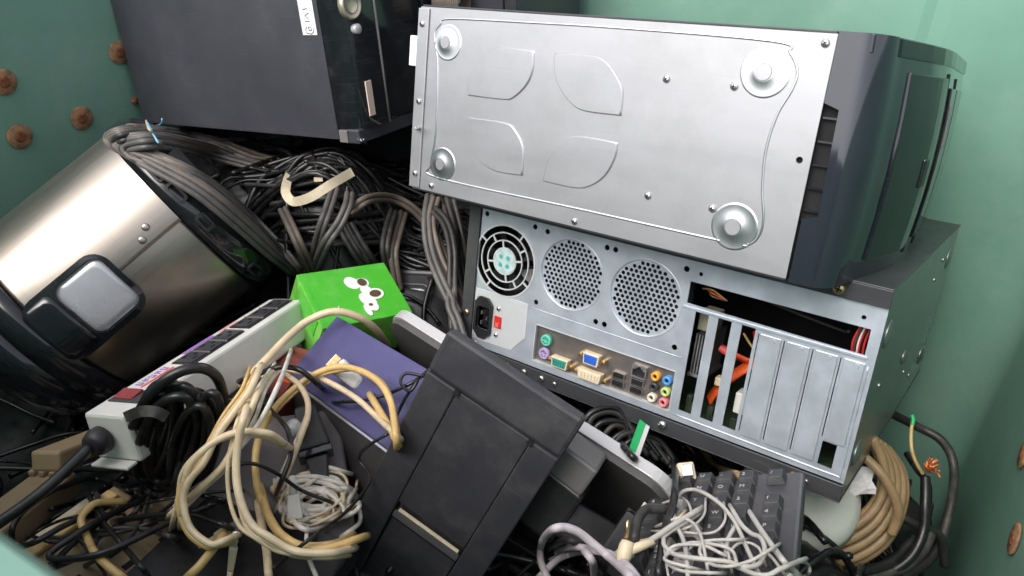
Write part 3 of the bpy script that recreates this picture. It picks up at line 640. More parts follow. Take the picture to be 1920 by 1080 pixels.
obj('latch_grip', cyl_patch(-.010, .025, -.025, .043, R0+.0045, .002, .008), m_gloss, pot, 0)
for s_, t_ in ((.130, -.006), (.142, -.014)):
    a = ysgn*t_/R0
    obj('rivet', MB().lathe([(.0042, 0), (.0042, .001), (.003, .0016), (.0001, .0017)], 14, o=((R0+.0004)*math.cos(a), (R0+.0004)*math.sin(a), s_), ax=(math.cos(a), math.sin(a), 0)), m_pot, pot)
for t_, w_ in ((-.055, .018), (-.02, .012), (.02, .010), (.11, .014)):
    obj('base_vent', cyl_patch(.184, .197, t_-w_, t_+w_, R0+.0052, .003, .004, (.187, .194, t_-w_+.003, t_+w_-.003)), m_black, pot)

# ------------------------------------------------------------------ green carton
G = thing('carton', 'small bright green cardboard box with white product print', 'box', cam_frame([[.7841, .4931, -.3769], [-.1447, .7357, .6616], [.6036, -.4642, .6482]], (-.2517, -.0157, .8783)))
ga, gb, gc = .115, .0835, .0685
# local: x right, y = into the box (down), z = away from us on the lid
obj('carton_top', MB().box(0, ga, 0, .0012, -gb, 0), m_greenbox, G, .0006, True)
obj('carton_side', MB().box(-.0002, .0010, .0014, gc, -gb+.0012, -.0005), m_greenside, G, 0, True)
obj('carton_front', MB().box(.0011, ga-.0005, .0014, gc, -gb, -gb+.001), m_greenside, G, 0, True)
obj('carton_back', MB().box(.0011, ga-.0005, .0014, gc, -.0016, -.0004).box(ga-.0016, ga-.0004, .0014, gc, -gb+.0012, -.0018), m_greenbox, G)
obj('tuck_flap', MB().box(.004, .006, -.0004, .012, -.06, -.02).box(-.001, -.0004, .004, .03, -.07, -.015), m_greenbox, G)
def blob(name, cx, cz, rx, rz, a, y, m, parent=G, n=22):
    c, s_ = math.cos(a), math.sin(a)
    return obj(name, MB().plate([(cx+rx*math.cos(2*PI*k/n)*c-rz*math.sin(2*PI*k/n)*s_, cz+rx*math.cos(2*PI*k/n)*s_+rz*math.sin(2*PI*k/n)*c) for k in range(n)], [], y, y+.0003), m, parent)
def gpos(px, py):
    W = G.matrix_basis; inv = W.inverted(); o = inv @ EYE; d = inv.to_3x3() @ (CAM3 @ Vector(((px-960)/FPX, (py-540)/FPX, 1)))
    r = o + d*(-o.y/d.y); return r.x, r.z
for px, py, rx, rz, a, m, lay in ((660, 531, .0085, .0105, .6, m_print, 0), (679, 531, .0085, .0078, .2, m_print, 1), (687, 545, .007, .008, .5, m_print, 2), (703, 551, .0115, .0085, .1, m_print, 3), (690, 563, .0085, .0125, .5, m_print, 4), (698, 573, .007, .009, .3, m_print, 5), (690, 582, .0038, .009, .1, m_print, 6), (678, 530, .0058, .0058, .4, m_brownprint, 8), (703, 551, .0075, .0052, .1, m_brownprint, 8), (695, 572, .0026, .002, 0, m_brownprint, 8)):
    x, z = gpos(px, py); blob('printed_shape', x, z, rx, rz, a, -.0004-.00012*lay, m)
x, z = gpos(641, 578)
obj('printed_mark', strokes([[(0, 0), (.3, .4), (0, .7), (.3, 1.0)], [(.6, -.3), (.9, .3)], [(1.2, -.8), (1.6, -.2), (1.2, 0)], [(1.9, -1.2), (2.2, -.5)]], x-.004, z-.004, .006, .007, -.0004, .0009), m_print, G)

# ------------------------------------------------------------------ indigo flat box
I_ = thing('flat_device', 'flat indigo blue box with a dark front and chrome edge', 'box', cam_frame([[.7066, -.5768, .4099], [.3048, .7709, .5593], [-.6386, -.2702, .7205]], (-.1967, .0312, .8435)))
ia, ib, ic = .205, .084, .055
obj('cover', MB().box(0, ia, 0, .004, -ib, 0), m_indigo, I_, .001, True)
obj('body', MB().box(.001, ia-.001, .0042, ic, -ib+.001, -.001), m_greyplastic, I_, .001)
obj('front_panel', MB().hexa([(-.002, .005, -ib-.0034), (ia, .005, -ib-.0034), (ia, .005, -ib+.0008), (-.002, .005, -ib+.0008), (-.002, .070, -ib-.062), (ia, .070, -ib-.062), (ia, .074, -ib+.0008), (-.002, .074, -ib+.0008)]), mat('dark_front', (.075, .068, .072), .4, var=.12), I_, .001, True)
obj('chrome_trim', MB().box(-.001, ia, .0008, .0048, -ib-.0036, -ib-.0002), m_bead, I_, .0008)
obj('screw_boss', MB().lathe([(.0085, .0), (.0085, -.002), (.006, -.003), (.0055, -.001), (.003, -.001), (.0028, -.003), (.0001, -.003)], 22, o=(.024, .031, -ib-.0268), ax=(0, .669, .743)), m_black, I_)

# ------------------------------------------------------------------ white power strip
s0, s1 = at(155, 775, .66), at(505, 560, .90)
sx = (s1-s0); LS = sx.length; sx.normalize(); szv = Vector((-.17, .03, .95)); szv = (szv-sx*szv.dot(sx)).normalized(); syv = szv.cross(sx)
S = thing('power_strip', 'white power strip with black sockets and red switch, propped among cords', 'power strip', basis(sx, syv, szv, s0))
w_ = .046
mb = MB(); mb.hexa([(0, .001, -.046), (0, -w_-.004, -.046), (LS, -w_-.004, -.046), (LS, .001, -.046), (0, 0, 0), (0, -w_, 0), (LS, -w_, 0), (LS, 0, 0)])
obj('housing', mb, m_white, S, .003, True)
obj('foot_flange', MB().box(-.012, .0, -w_, -.004, -.047, -.044), m_white, S, .001)
for x0, x1 in ((.098, .178), (.186, LS-.006)):
    sp_ = obj('socket_panel', MB().box(x0, x1, -w_+.009, -.010, -.001, .0012), m_black, S, .0005)
    n_ = 3
    for k in range(n_):
        xc = x0 + (x1-x0)*(k+.5)/n_; dx = (x1-x0)/n_
        obj('socket_face', MB().box(xc-dx*.42, xc+dx*.42, -w_+.012, -.013, .0013, .0022), m_standgrey, sp_, .0004)
        for dy, l in ((-.006, .004), (.006, .005)):
            obj('socket_slot', MB().box(xc-l, xc-l+.006, -w_/2+dy-.001, -w_/2+dy+.001, .0021, .0027), m_void, sp_)
        obj('socket_slot', MB().cyl((xc+dx*.26, -w_/2, .0020), (0, 0, 1), .0022, .0007, 10), m_void, sp_)
        obj('socket_divider', MB().box(xc+dx*.45, xc+dx*.5, -w_+.010, -.011, .0012, .0026), m_greyplastic, sp_)
rk = obj('rocker_frame', MB().box(.022, .044, -w_+.006, -.006, -.001, .0014), m_standgrey, S, .0006)
obj('rocker', MB().hexa([(.026, -.030, .001), (.041, -.030, .001), (.041, -.008, .001), (.026, -.008, .001), (.026, -.030, .002), (.041, -.030, .004), (.041, -.008, .004), (.026, -.008, .002)]), m_darkred, rk)
lab = obj('printed_band', MB().box(.050, .092, -.0195, -.017, .0001, .0006), m_redprint, S)
obj('printed_band', MB().box(.062, .084, -.0395, -.034, .0001, .0006), m_redprint, S)
obj('printed_band', MB().box(.120, .165, -.0075, -.003, .0001, .0005), m_purpleprint, S)
obj('printed_band', MB().box(.175, .205, -.0075, -.004, .0001, .0005), mat('pink_print', (.75, .35, .36), .5), S)
for k in range(5):
    x = .053+k*.008
    obj('printed_letter', MB().box(x, x+.0014, -.0145, -.0075, .0001, .0006).box(x+.0014, x+.005, -.0105 if k % 2 else -.0145, -.0090 if k % 2 else -.013, .0001, .0006).box(x+.004, x+.0052, -.0125, -.0075, .0001, .00055), m_purpleprint, S)
sr = obj('strain_relief', MB().lathe([(.0125, -.003), (.0125, -.010), (.010, -.016), (.005, -.018)], 20, o=(0, -.018, -.022), ax=(1, 0, 0)), m_black, S)

# ------------------------------------------------------------------ black printer-like box behind the carton
K = thing('black_device', 'black boxy device with rounded label recesses, behind the green carton', 'device', cam_frame([[.985, -.03, .17], [.05, .985, -.16], [-.163, .166, .972]], tuple(CAM3.transposed() @ (at(470, 492, 1.06)-EYE))))
kR = K.matrix_basis
obj('front_face', MB().box(0, .305, 0, .012, -.17, 0), m_blackpaint, K, .004, True)
obj('body', MB().box(.002, .303, .0125, .11, -.17, -.001), m_black, K, .003, True)
def kpos(px, py):
    inv = kR.inverted(); o = inv @ EYE; d = inv.to_3x3() @ (CAM3 @ Vector(((px-960)/FPX, (py-540)/FPX, 1))); r = o + d*(-o.y/d.y); return r.x, r.z
for px in (560, 776):
    x, z = kpos(px, 572)
    fr = obj('recess_frame', MB().plate(rrect(x-.024, x+.024, z-.045, z+.030, .012), [rrect(x-.0225, x+.0225, z-.0435, z+.0285, .011)], -.0015, .001), m_greyplastic, K)
    pl = obj('label_plate', MB().plate(rrect(x-.016, x+.017, z-.020, z+.023, .007), [], -.0012, .0008), m_paper, fr)
    obj('label_band', MB().box(x-.012, x+.016, -.0016, -.0013, z-.020, z-.008), m_yellow, pl)
obj('seam', MB().box(.0, .305, -.0008, .0005, -.0062, -.0052), m_void, K)

# ------------------------------------------------------------------ silver-edged display on edge, black stand in front
e0, e1 = at(722, 582, .85), at(1262, 928, .665)
dx_ = (e1-e0); LD = dx_.length; dx_.normalize()
upD = Vector((-.12, -.30, .95)); upD = (upD-dx_*upD.dot(dx_)).normalized(); inD = upD.cross(dx_)
D = thing('flat_display', 'flat silver-edged display panel standing on edge between tower and black stand', 'display', basis(dx_, inD, upD, e0))
obj('rim', MB().plate(rrect(0, LD, -.16, 0, .03, 8), [], .003, .015), m_silver, D, .003, True)
obj('back_cover', MB().plate(rrect(.003, LD-.003, -.157, -.003, .028, 8), [], -.004, .0028), mat('display_back', (.075, .072, .070), .42, var=.1), D, .003, True)
ST = cam_frame([[.8297, -.4309, .3549], [.5324, .8019, -.2711], [-.1678, .4139, .8947]], (-.0732, .0713, .6498))
T = thing('black_stand', 'charcoal plastic stand with a recessed lid, leaning in the foreground', 'stand', ST)
ws, kt = .135, .0439
# side profile in y-z; top band leans back
obj('top_band', MB().hexa([(-.001, .0, .0), (ws+.001, .0, .0), (ws+.001, .073, .0), (-.001, .073, .0), (-.001, .002, kt), (ws+.001, .002, kt), (ws+.001, .016, kt-.003), (-.001, .016, kt-.003)]), m_standgrey, T, .004, True)
obj('side_rail', MB().box(0, .0315, -.0004, .072, -.30, -.0003), m_standgrey, T, .0016, True)
obj('side_rail', MB().box(ws-.0275, ws, -.0004, .072, -.30, -.0003), m_standgrey, T, .0016, True)
obj('lid', MB().box(.0319, ws-.0279, .0002, .02, -.138, -.0005), m_standgrey, T, .0010, True)
obj('back_body', MB().box(.032, ws-.028, .021, .046, -.30, -.001), m_black, T)
obj('slot_lip', MB().box(.032, ws-.0285, .006, .02, -.148, -.1385), m_black, T)
obj('slot_strip', MB().box(.036, ws-.031, .0005, .004, -.1484, -.1464), m_cream, T, .0005)
obj('slot_band', MB().box(.0325, ws-.0285, .0018, .0034, -.1585, -.1505), mat('mid_grey', (.085, .083, .085), .45, var=.1), T, .0006)
obj('lower_lid', MB().box(.0322, ws-.0282, .0035, .02, -.30, -.150), m_standgrey, T, .002, True)
obj('lower_groove', MB().box(.0325, ws-.0285, .0028, .004, -.161, -.1595), m_void, T)
for x in (.0315, ws-.0280):
    obj('hinge_notch', MB().box(x-.002, x+.003, -.0022, .001, -.004, .0008), m_void, T)
# grey block beside the stand
gb_ = at(1040, 838, .665)
BK = thing('adapter_block', 'small grey plastic adapter block beside the charcoal stand', 'adapter', cam_frame([[.80, -.52, .30], [.57, .82, -.06], [-.20, .24, .95]], tuple(CAM3.transposed() @ (at(1052, 832, .660)-EYE))))
obj('block_body', MB().box(0, .040, 0, .05, -.030, 0), mat('block_grey', (.12, .115, .115), .45, var=.1), BK, .003, True)
obj('block_foot', MB().box(.001, .039, .002, .048, -.0315, -.0302), m_greyplastic, BK, .001)
obj('block_plug', MB().box(.002, .044, .01, .05, -.09, -.032), m_black, BK, .004, True)

# ------------------------------------------------------------------ keyboard
KB = thing('keyboard', 'black computer keyboard under tangled pale cords and the lower tower', 'keyboard', cam_frame([[.8759, -.3808, .2961], [-.1623, .3455, .9243], [-.4543, -.8577, .2408]], (.1605, .1767, .7008)))
# local: x right along rows, z away up the rows, y into the board
obj('shell', MB().box(-.032, .1045, .0075, .020, -.155, .013), m_kb, KB, .003, True)
pit = .019
legends = ['/', 'f', '4', 'P', '-', 'O', '8', 'W', 'S', '1', 'E', 'A', '2', 'M', '5', 'I', 'U', 'N', 'T', 'L']
def keycap(w=.0165, d=.0165):
    return MB().hexa([(-w/2, .0072, -d/2), (w/2, .0072, -d/2), (w/2, .0072, d/2), (-w/2, .0072, d/2), (-w*.36, -.0002, -d*.34), (w*.36, -.0002, -d*.34), (w*.36, -.0002, d*.40), (-w*.36, -.0002, d*.40)])
key_me = keycap().mesh('key'); key_me.materials.append(m_key)
font_cache = {}; m_legend = mat('key_legend', (.50, .50, .50), .5)
def legend(ch, parent, x, z, size, m):
    if ch not in font_cache:
        cu = bpy.data.curves.new('legend', 'FONT'); cu.body = ch; cu.size = size; cu.extrude = .0001
        t_ = bpy.data.objects.new('legend', cu); col.objects.link(t_); bpy.context.view_layer.update()
        me = bpy.data.meshes.new_from_object(t_); bpy.data.objects.remove(t_); me.materials.clear(); me.materials.append(m_legend); font_cache[ch] = me
    o = bpy.data.objects.new('legend', font_cache[ch]); col.objects.link(o); o.parent = parent
    if m is not m_legend: o.material_slots[0].link = 'OBJECT'; o.material_slots[0].material = m
    o.location = (x, -.0004, z); o.rotation_euler = (PI/2, 0, 0); return o
light_keys = {(0, 2), (0, 3), (1, 4), (0, 5), (1, 6)}
ki = 0
for cx in (-1, 0, 1, 2, 3, 4):
    for r in range(8):
        if cx == 4 and r in (1,): continue
        x = cx*pit if cx < 4 else 4*pit+.006; z = -r*pit
        if x < -.078: continue
        k = link('key', key_me, None, KB, .0006); k.location = (x, 0, z)
        if (cx, r) in light_keys: k.material_slots[0].link = 'OBJECT'; k.material_slots[0].material = m_keylight
        if cx >= -1:
            legend(legends[ki % len(legends)], k, -.004, -.001, .0060, m_ink if (cx, r) in light_keys else m_legend)
        ki += 1

# ------------------------------------------------------------------ grey modem box, lower left of centre
mo = at(322, 912, .70)
mx_ = Vector((.93, .30, -.10)).normalized(); mup = Vector((-.15, -.35, .92)); mup = (mup-mx_*mup.dot(mx_)).normalized()
MO = thing('modem_box', 'dark grey plastic box with peeled tan sticker under the cream cords', 'box', frame_from(mo, mx_, mup))
obj('top_shell', MB().plate(rrect(0, .16, -.010, .0, .004, 4), [], -.085, .06), mat('warm_grey_shell', (.120, .104, .108), .5, var=.14, vscale=14, dirt=DUST, dirt_amt=.2, dirt_scale=9), MO, .003, True)
obj('base_shell', MB().box(.001, .159, -.0845, .059, -.06, -.0102), m_black, MO, .003, True)
x0, y0 = .055, -.035
obj('peeled_sticker', MB().add([(x0+a*.001, y0+b*.001, .0012) for a, b in ((-8, 8), (-2, 10), (5, 8), (9, 9), (8, -2), (5, -4), (3, -13), (0, -6), (-7, -3))], [tuple(range(9))]), mat('torn_tan', (.45, .30, .17), .7, var=.4, vscale=90), MO)
# black panel, bottom left
bo = at(225, 1075, .60)
LB_ = thing('plastic_tray', 'dark plastic tray edge in the shade at the bottom', 'tray', frame_from(at(232, 1078, .615), (at(330, 985, .665)-at(232, 1078, .615)), (-.2, -.5, .85)))
obj('tray_body', MB().box(-.03, .10, -.16, 0, -.02, 0), m_black, LB_, .002, True)

# ------------------------------------------------------------------ beige bits, lower left corner
def slab(name, label, cat, p0, p1, wd, ht, m, up=(-.1, -.3, .95), group=None, side=-1):
    o = thing(name, label, cat, frame_from(p0, p1-p0, up), group); L = (p1-p0).length
    return o, L
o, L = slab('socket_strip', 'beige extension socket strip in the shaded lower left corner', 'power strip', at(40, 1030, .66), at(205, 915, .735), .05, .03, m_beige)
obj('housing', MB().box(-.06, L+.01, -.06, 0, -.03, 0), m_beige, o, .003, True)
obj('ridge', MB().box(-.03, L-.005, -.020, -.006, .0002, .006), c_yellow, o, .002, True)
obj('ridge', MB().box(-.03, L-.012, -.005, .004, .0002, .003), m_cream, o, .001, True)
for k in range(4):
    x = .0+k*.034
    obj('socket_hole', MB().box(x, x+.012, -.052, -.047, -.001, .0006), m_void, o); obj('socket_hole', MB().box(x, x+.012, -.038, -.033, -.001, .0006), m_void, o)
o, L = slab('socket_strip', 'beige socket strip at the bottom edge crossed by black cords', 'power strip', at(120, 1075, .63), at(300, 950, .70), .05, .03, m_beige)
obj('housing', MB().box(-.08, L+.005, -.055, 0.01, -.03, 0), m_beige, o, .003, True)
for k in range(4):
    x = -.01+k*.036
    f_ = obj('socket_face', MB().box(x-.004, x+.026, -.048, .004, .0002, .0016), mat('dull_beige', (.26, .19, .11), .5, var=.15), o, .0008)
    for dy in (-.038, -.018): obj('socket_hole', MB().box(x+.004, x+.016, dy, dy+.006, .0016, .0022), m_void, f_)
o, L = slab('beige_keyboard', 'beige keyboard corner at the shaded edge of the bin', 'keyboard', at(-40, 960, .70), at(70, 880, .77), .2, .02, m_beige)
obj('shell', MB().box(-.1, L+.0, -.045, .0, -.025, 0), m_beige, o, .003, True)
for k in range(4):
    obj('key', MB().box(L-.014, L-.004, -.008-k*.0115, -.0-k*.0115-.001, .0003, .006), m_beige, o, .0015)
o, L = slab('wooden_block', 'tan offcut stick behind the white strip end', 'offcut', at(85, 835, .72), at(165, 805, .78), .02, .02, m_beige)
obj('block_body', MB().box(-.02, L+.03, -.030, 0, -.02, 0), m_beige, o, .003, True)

# ------------------------------------------------------------------ white plastic dish, paper, little blocks on the right
wd = at(1496, 925, .815)
Wd = thing('plastic_dish', 'rounded white plastic cover under the lower tower', 'cover', frame_from(wd, (.9, -.3, .15), (-.1, -.35, .93)))
obj('dish_body', MB().lathe([(.0005, .014), (.04, .012), (.056, .005), (.063, -.006), (.064, -.02)], 40), mat('milky_plastic', (.62, .63, .58), .4, var=.05, dirt=(.4, .4, .33), dirt_amt=.3, dirt_scale=12), Wd, 0, True)
Pp = thing('paper_scrap', 'crumpled white paper scrap with green edge under the tower corner', 'paper', frame_from(at(1592, 905, .80), (.8, -.3, .4), (-.2, -.6, .7)))
mb = MB(); gv = []
for j in range(5):
    for i in range(5):
        gv.append(((i-2)*.008+rnd.uniform(-.002, .002)+.008, (j-2)*.007+rnd.uniform(-.002, .002), rnd.uniform(-.003, .004)))
mb.add(gv, [(j*5+i, j*5+i+1, j*5+i+6, j*5+i+5) for j in range(4) for i in range(4)])
pq = obj('paper_sheet', mb, m_paper, Pp); pq.modifiers.new('thick', 'SOLIDIFY').thickness = .0004
obj('green_edge', MB().box(-.012, -.004, -.016, -.009, -.002, .003), m_greenwire, Pp, .001)
Cb = thing('cream_plug', 'small cream plug block above the keyboard', 'plug', frame_from(at(1268, 900, .722), (.98, .05, .1), (0, -.5, .85)))
obj('plug_body', MB().box(0, .016, -.005, .012, 0, .020), m_cream, Cb, .002, True)
obj('plug_nose', MB().box(.003, .013, -.002, .009, .0202, .024), m_bead, Cb, .0005)
Gs = thing('ribbon_strip', 'bright green and white strip poking up behind the display', 'strip', frame_from(at(1180, 858, .765), at(1203, 795, .79)-at(1180, 858, .765), (.2, -.8, .5)))
obj('green_band', MB().box(-.02, .045, -.004, .004, 0, .0012), m_greenwire, Gs)
obj('white_band', MB().box(-.02, .045, -.0095, -.0045, 0, .0012), m_paper, Gs)

# ------------------------------------------------------------------ small scraps half buried
RX = thing('small_carton', 'small dark red box wedged between white strip and indigo box', 'box', frame_from(at(470, 742, .80), at(548, 655, .86)-at(470, 742, .80), (-.1, -.35, .93)))
obj('carton_body', MB().box(0, .085, -.03, .02, -.04, 0), mat('faded_red_card', (.20, .045, .035), .55, var=.35, vscale=40), RX, .001, True)
obj('carton_print', MB().box(.03, .055, -.029, -.012, .0002, .0008), m_orange, RX)
for px, py, z, dx, dy, lab in ((1108, 1000, .68, 60, 35, 'black adapter brick in the shade beside the charcoal stand'), (1172, 1030, .67, 30, -45, 'black plug with bright prongs left of the keyboard')):
    p0 = at(px, py, z); ad = thing('power_adapter', lab, 'adapter', frame_from(p0, at(px+dx, py+dy, z)-p0, (EYE-p0).normalized()), 'black adapters')
    obj('adapter_body', MB().box(-.03, .03, -.018, .018, -.03, 0), m_black, ad, .004, True)
    obj('adapter_rim', MB().box(-.0305, .0305, -.0185, .0185, -.013, -.011), m_gloss, ad, .0005)
    for dy_ in (-.007, .007):
        obj('prong', MB().box(.0305, .042, dy_-.0022, dy_+.0022, -.020, -.0187), m_screw, ad, .0004)

# ------------------------------------------------------------------ the heap the things lie on: a mass of dark cords over an added base sheet
ANCH = [(-.25,.95,1.085),(-.55,1.10,1.075),(-.10,1.05,1.02),(-.40,1.0,1.055),(-.12,.90,.96),(-.02,.95,.93),(-.42,.85,.90),(-.52,.70,.85),(-.70,.70,.86),(-.62,.95,.98),(-.20,.76,.885),
 (-.15,.60,.89),(-.08,.40,.86),(0,.57,.85),(-.05,.74,.86),(.30,.48,.89),(.21,1.08,.73),(.50,.80,.72),(.2,.45,.885),(.36,.55,.79),(.45,.62,.64),(.53,.5,.50),(.62,.8,.5),(.45,.36,.55),(.66,.7,.45),
 (-.40,.44,.895),(-.55,.60,.84),(-.30,.30,.90),(0,.2,.87),(.28,.3,.84),(-.85,.90,.95),(-.3,.52,.90),(-.28,.62,.86)]
def heap(x, y):
    sw_ = sz_ = 0
    for a, b, c in ANCH:
        w = 1/((x-a)**2+(y-b)**2+.0012)**1.7; sw_ += w; sz_ += w*c
    return sz_/sw_
NQ, NM = 70, 60; mb = MB(); hv = []
for j in range(NM+1):
    for i in range(NQ+1):
        p = BIN @ Vector((BQ0+.002+(BQ1-BQ0-.004)*i/NQ, BM0+.002+(BM1-BM0-.004)*j/NM, 0)); hv.append((p.x, p.y, heap(p.x, p.y)-.014+rnd.uniform(-.005, .005)))
mb.add(hv, [(j*(NQ+1)+i, j*(NQ+1)+i+1, (j+1)*(NQ+1)+i+1, (j+1)*(NQ+1)+i) for j in range(NM) for i in range(NQ)], True)  # dark sheet added beneath the cords to block light through the gaps
n = len(SOLID_V); SOLID_V += [Vector(v) for v in hv]; SOLID_F += [tuple(i+n for i in f) for f in mb.f]
TREE = BVHTree.FromPolygons(SOLID_V, SOLID_F)
def inbin(p):
    q = BIN.inverted() @ p; q.x = min(max(q.x, BQ0+.012), BQ1-.012); q.y = min(max(q.y, BM0+.012), BM1-.012); return BIN @ q
for k in range(420):        # cords one cannot count, lying over each other
    c = BIN @ Vector((rnd.uniform(BQ0+.05, BQ1-.05), rnd.uniform(BM0+.05, BM1-.05), 0)); a = rnd.uniform(0, PI); L = rnd.uniform(.12, .38); bend = rnd.uniform(-2.2, 2.2)
    if k < 110: c = at(rnd.uniform(430, 860), rnd.uniform(270, 480), 1.06); a = rnd.uniform(-.2, .35); bend = rnd.uniform(-.7, .5); L *= 1.3
    elif k < 180: c = BIN @ Vector((rnd.uniform(-.05, BQ1-.02), rnd.uniform(.35, 1.0), 0))
    P = []; p = c.copy(); z0 = rnd.uniform(-.004, .014)
    for i in range(7):
        pp = inbin(p); P.append(Vector((pp.x, pp.y, heap(pp.x, pp.y)+z0+rnd.uniform(-.004, .006)))); a += bend/7+rnd.uniform(-.25, .25); p = p + Vector((math.cos(a), math.sin(a), 0))*L/7
    mb.tube(spline(P, 5), rnd.choice((.0022, .0028, .0034, .004)), 6)
tangle = obj('cable_tangle', mb, c_black); tag(tangle, 'dense dark mass of tangled black cords over an added dark sheet, under everything', 'cables', kind='stuff')

# ------------------------------------------------------------------ cords that can be told apart
CAMX = CAM3.transposed()
def surf(px, py):
    d = CAM3 @ Vector(((px-960)/FPX, (py-540)/FPX, 1)); h = TREE.ray_cast(EYE, d.normalized())
    return (h[0]-EYE).dot(CAM3.col[2].to_3d() if False else CAM3 @ Vector((0, 0, 1))) if h[0] else 1.1
def drape(pts, r, per=8, closed=False, free=False, smooth=6):
    """pts: (px, py[, lift or absolute depth]); the cord rests on what lies under it in the line of sight"""
    P = []
    for t in pts:
        z = surf(t[0], t[1]) if len(t) < 3 or t[2] < .3 else t[2]
        if len(t) < 3: z -= r*1.2
        elif t[2] < .3: z -= t[2]+r
        P.append(Vector((t[0]/1000, t[1]/1000, z)))
    S_ = spline(P, per, closed); Z = [v.z for v in S_]
    if not free:
        lim = [surf(v.x*1000, v.y*1000)-r*.9 for v in S_]
        for _ in range(smooth):
            Z = [min(z, l) for z, l in zip(Z, lim)]
            n = len(Z); Z = [(Z[max(i-1, 0)]+2*Z[i]+Z[min(i+1, n-1)])/4 for i in range(n)]
        Z = [min(z, l+r*.5) for z, l in zip(Z, lim)]
    return [at(v.x*1000, v.y*1000, z) for v, z in zip(S_, Z)]
def twin(r): return [[(sx_*r*.92+r*math.cos(2*PI*k/8), r*math.sin(2*PI*k/8)) for k in range(8)] for sx_ in (-1, 1)]
def cord(name, label, pts, r, m, group=None, cat='cable', tw=False, dive=3, **kw):
    W = drape(pts, r, **kw); mb = MB()
    if not kw.get('free') and not kw.get('closed') and dive:
        for e in (0, 1):
            if not dive & (1 << e): continue
            a, b = (W[0], W[2]) if e == 0 else (W[-1], W[-3]); t = (a-b).normalized(); v = (a-EYE).normalized()
            ext = [a+t*.007+v*.010, a+t*.012+v*.032, a+t*.015+v*.075]
            W = ext[::-1]+W if e == 0 else W+ext
    if tw:
        vd = (W[len(W)//2]-EYE).normalized(); mb.tube(W, r, 8, twin(r), up=-vd)
    else: mb.tube(W, r, 10, closed=kw.get('closed', False))
    return tag(obj(name, mb, m), label, cat, group)
def zoom(x0, y0, s, pts): return [(x0+p[0]/s, y0+p[1]/s) + tuple(p[2:]) for p in pts]

ORD = ['first', 'second', 'third', 'fourth', 'fifth', 'sixth', 'seventh', 'eighth', 'ninth', 'tenth', 'eleventh', 'twelfth', 'thirteenth', 'fourteenth']
# looped grey cords hanging over the cooker
for i in range(9):
    o = i*1.0; dx, dy = -6.5*i*.8, 6.0*i*.8
    pts = [(640-3*i, 278+2*i, .0), (560-3*i, 300+3*i, .012), (470-3*i, 290+2*i, .03), (400-3*i, 262+3*i, .05), (320-2*i, 247+3.0*i, .04), (245+1.5*i, 244+3.6*i, .04), (205+4*i, 257+3.0*i, .03), (222+5*i, 276+3*i, .03), (300+dx*.35, 296+dy*.45, .03+.001*(i % 3)), (385+dx*.45, 338+dy*.55, .035+.001*(i % 3)), (462+dx*.5, 398+dy*.55, .03), (525+dx*.45, 462+dy*.4, .02), (556+dx*.3, 500+dy*.2, .01)]
    cord('flat_cable', 'dusty grey twin cord looped over the cooker rim, %s from the outside' % ORD[i], pts, .0031, (c_grey, c_brown, c_grey, c_dark)[i % 4], 'grey cords looped over the cooker', tw=True, smooth=14)
cord('flat_cable', 'brown twin cord sagging below the upright tower', [(250, 243, .05), (330, 250, .05), (420, 276, .045), (480, 299, .04), (540, 297, .04), (610, 280, .03), (650, 272, .02)], .0034, c_brown, tw=True)
cord('flat_cable', 'brown cord sagging just under the other brown one', [(420, 268, .04), (470, 288, .045), (530, 305, .04), (580, 300, .035), (640, 285, .02)], .0034, c_brown, tw=True)
bl = cord('power_cable', 'grey cord with bared blue wire ends below the upright tower', [(296, 268, .07), (330, 268, .07), (420, 263, .06), (540, 258, .03)], .0038, c_grey, dive=2)
for pts, m in (([(297, 268, .072), (290, 256, .075), (283, 243, .075), (276, 230, .08)], m_bluewire), ([(283, 244, .075), (292, 236, .08), (302, 232, .08), (304, 222, .08)], m_bluewire), ([(285, 248, .075), (278, 240, .08), (274, 226, .085)], c_cream)):
    w = obj('bare_wire', MB().tube(drape(pts, .001), .0011, 6), m, bl)
for i in range(14):     # black strands across the back
    y = 285+i*14; x0 = 455+rnd.uniform(-20, 40)+i*6
    cord('power_cable', 'black cord across the heap below the upright tower, %s from the top' % ORD[i], [(x0, y+rnd.uniform(-8, 8), .012+.012*rnd.random()), (x0+90, y+rnd.uniform(-14, 8), .02), (x0+190, y+rnd.uniform(-22, 10), .02), (min(762, x0+300+rnd.uniform(-30, 20)), y+rnd.uniform(-40, 20), .012), (min(768, x0+330), y+12, .0)], rnd.choice((.0032, .004)), (c_black, c_dark, c_black)[i % 3], 'black cords across the heap')
V = [([(530, 392, .03), (548, 430, .05), (565, 468, .05), (584, 510, 1.0)], c_brown), ([(656, 362, .04), (652, 385, .06), (636, 420, .06), (612, 455, .06), (589, 506, 1.0)], c_grey), ([(628, 352, .03), (616, 390, .05), (602, 430, .05), (584, 500, 1.0)], c_grey),
     ([(640, 425, .03), (656, 455, .04), (672, 480, .04), (690, 500, 1.0)], c_dark), ([(655, 420, .03), (668, 445, .04), (690, 480, .04), (703, 499, 1.0)], c_dark), ([(738, 395, .04), (727, 430, .05), (722, 470, .05), (734, 520, 1.02)], c_dark), ([(757, 398, .04), (745, 440, .05), (738, 480, .05), (748, 545, 1.02)], c_brown),
     ([(655, 398, .04), (690, 374, .06), (735, 372, .06), (775, 392, .06), (812, 432, .04)], c_brown)]
Vl = ['brown twin cord slanting down to the carton corner', 'grey twin cord bent down from the knot, its loop highest', 'grey twin cord crossing down behind the bent loop', 'thin dark cord dropping towards the carton', 'dark twin cord dropping beside the thin one', 'dark cord hanging behind the carton corner', 'brown twin cord hanging over the carton back edge', 'brown twin cord arching towards the zinc panel']
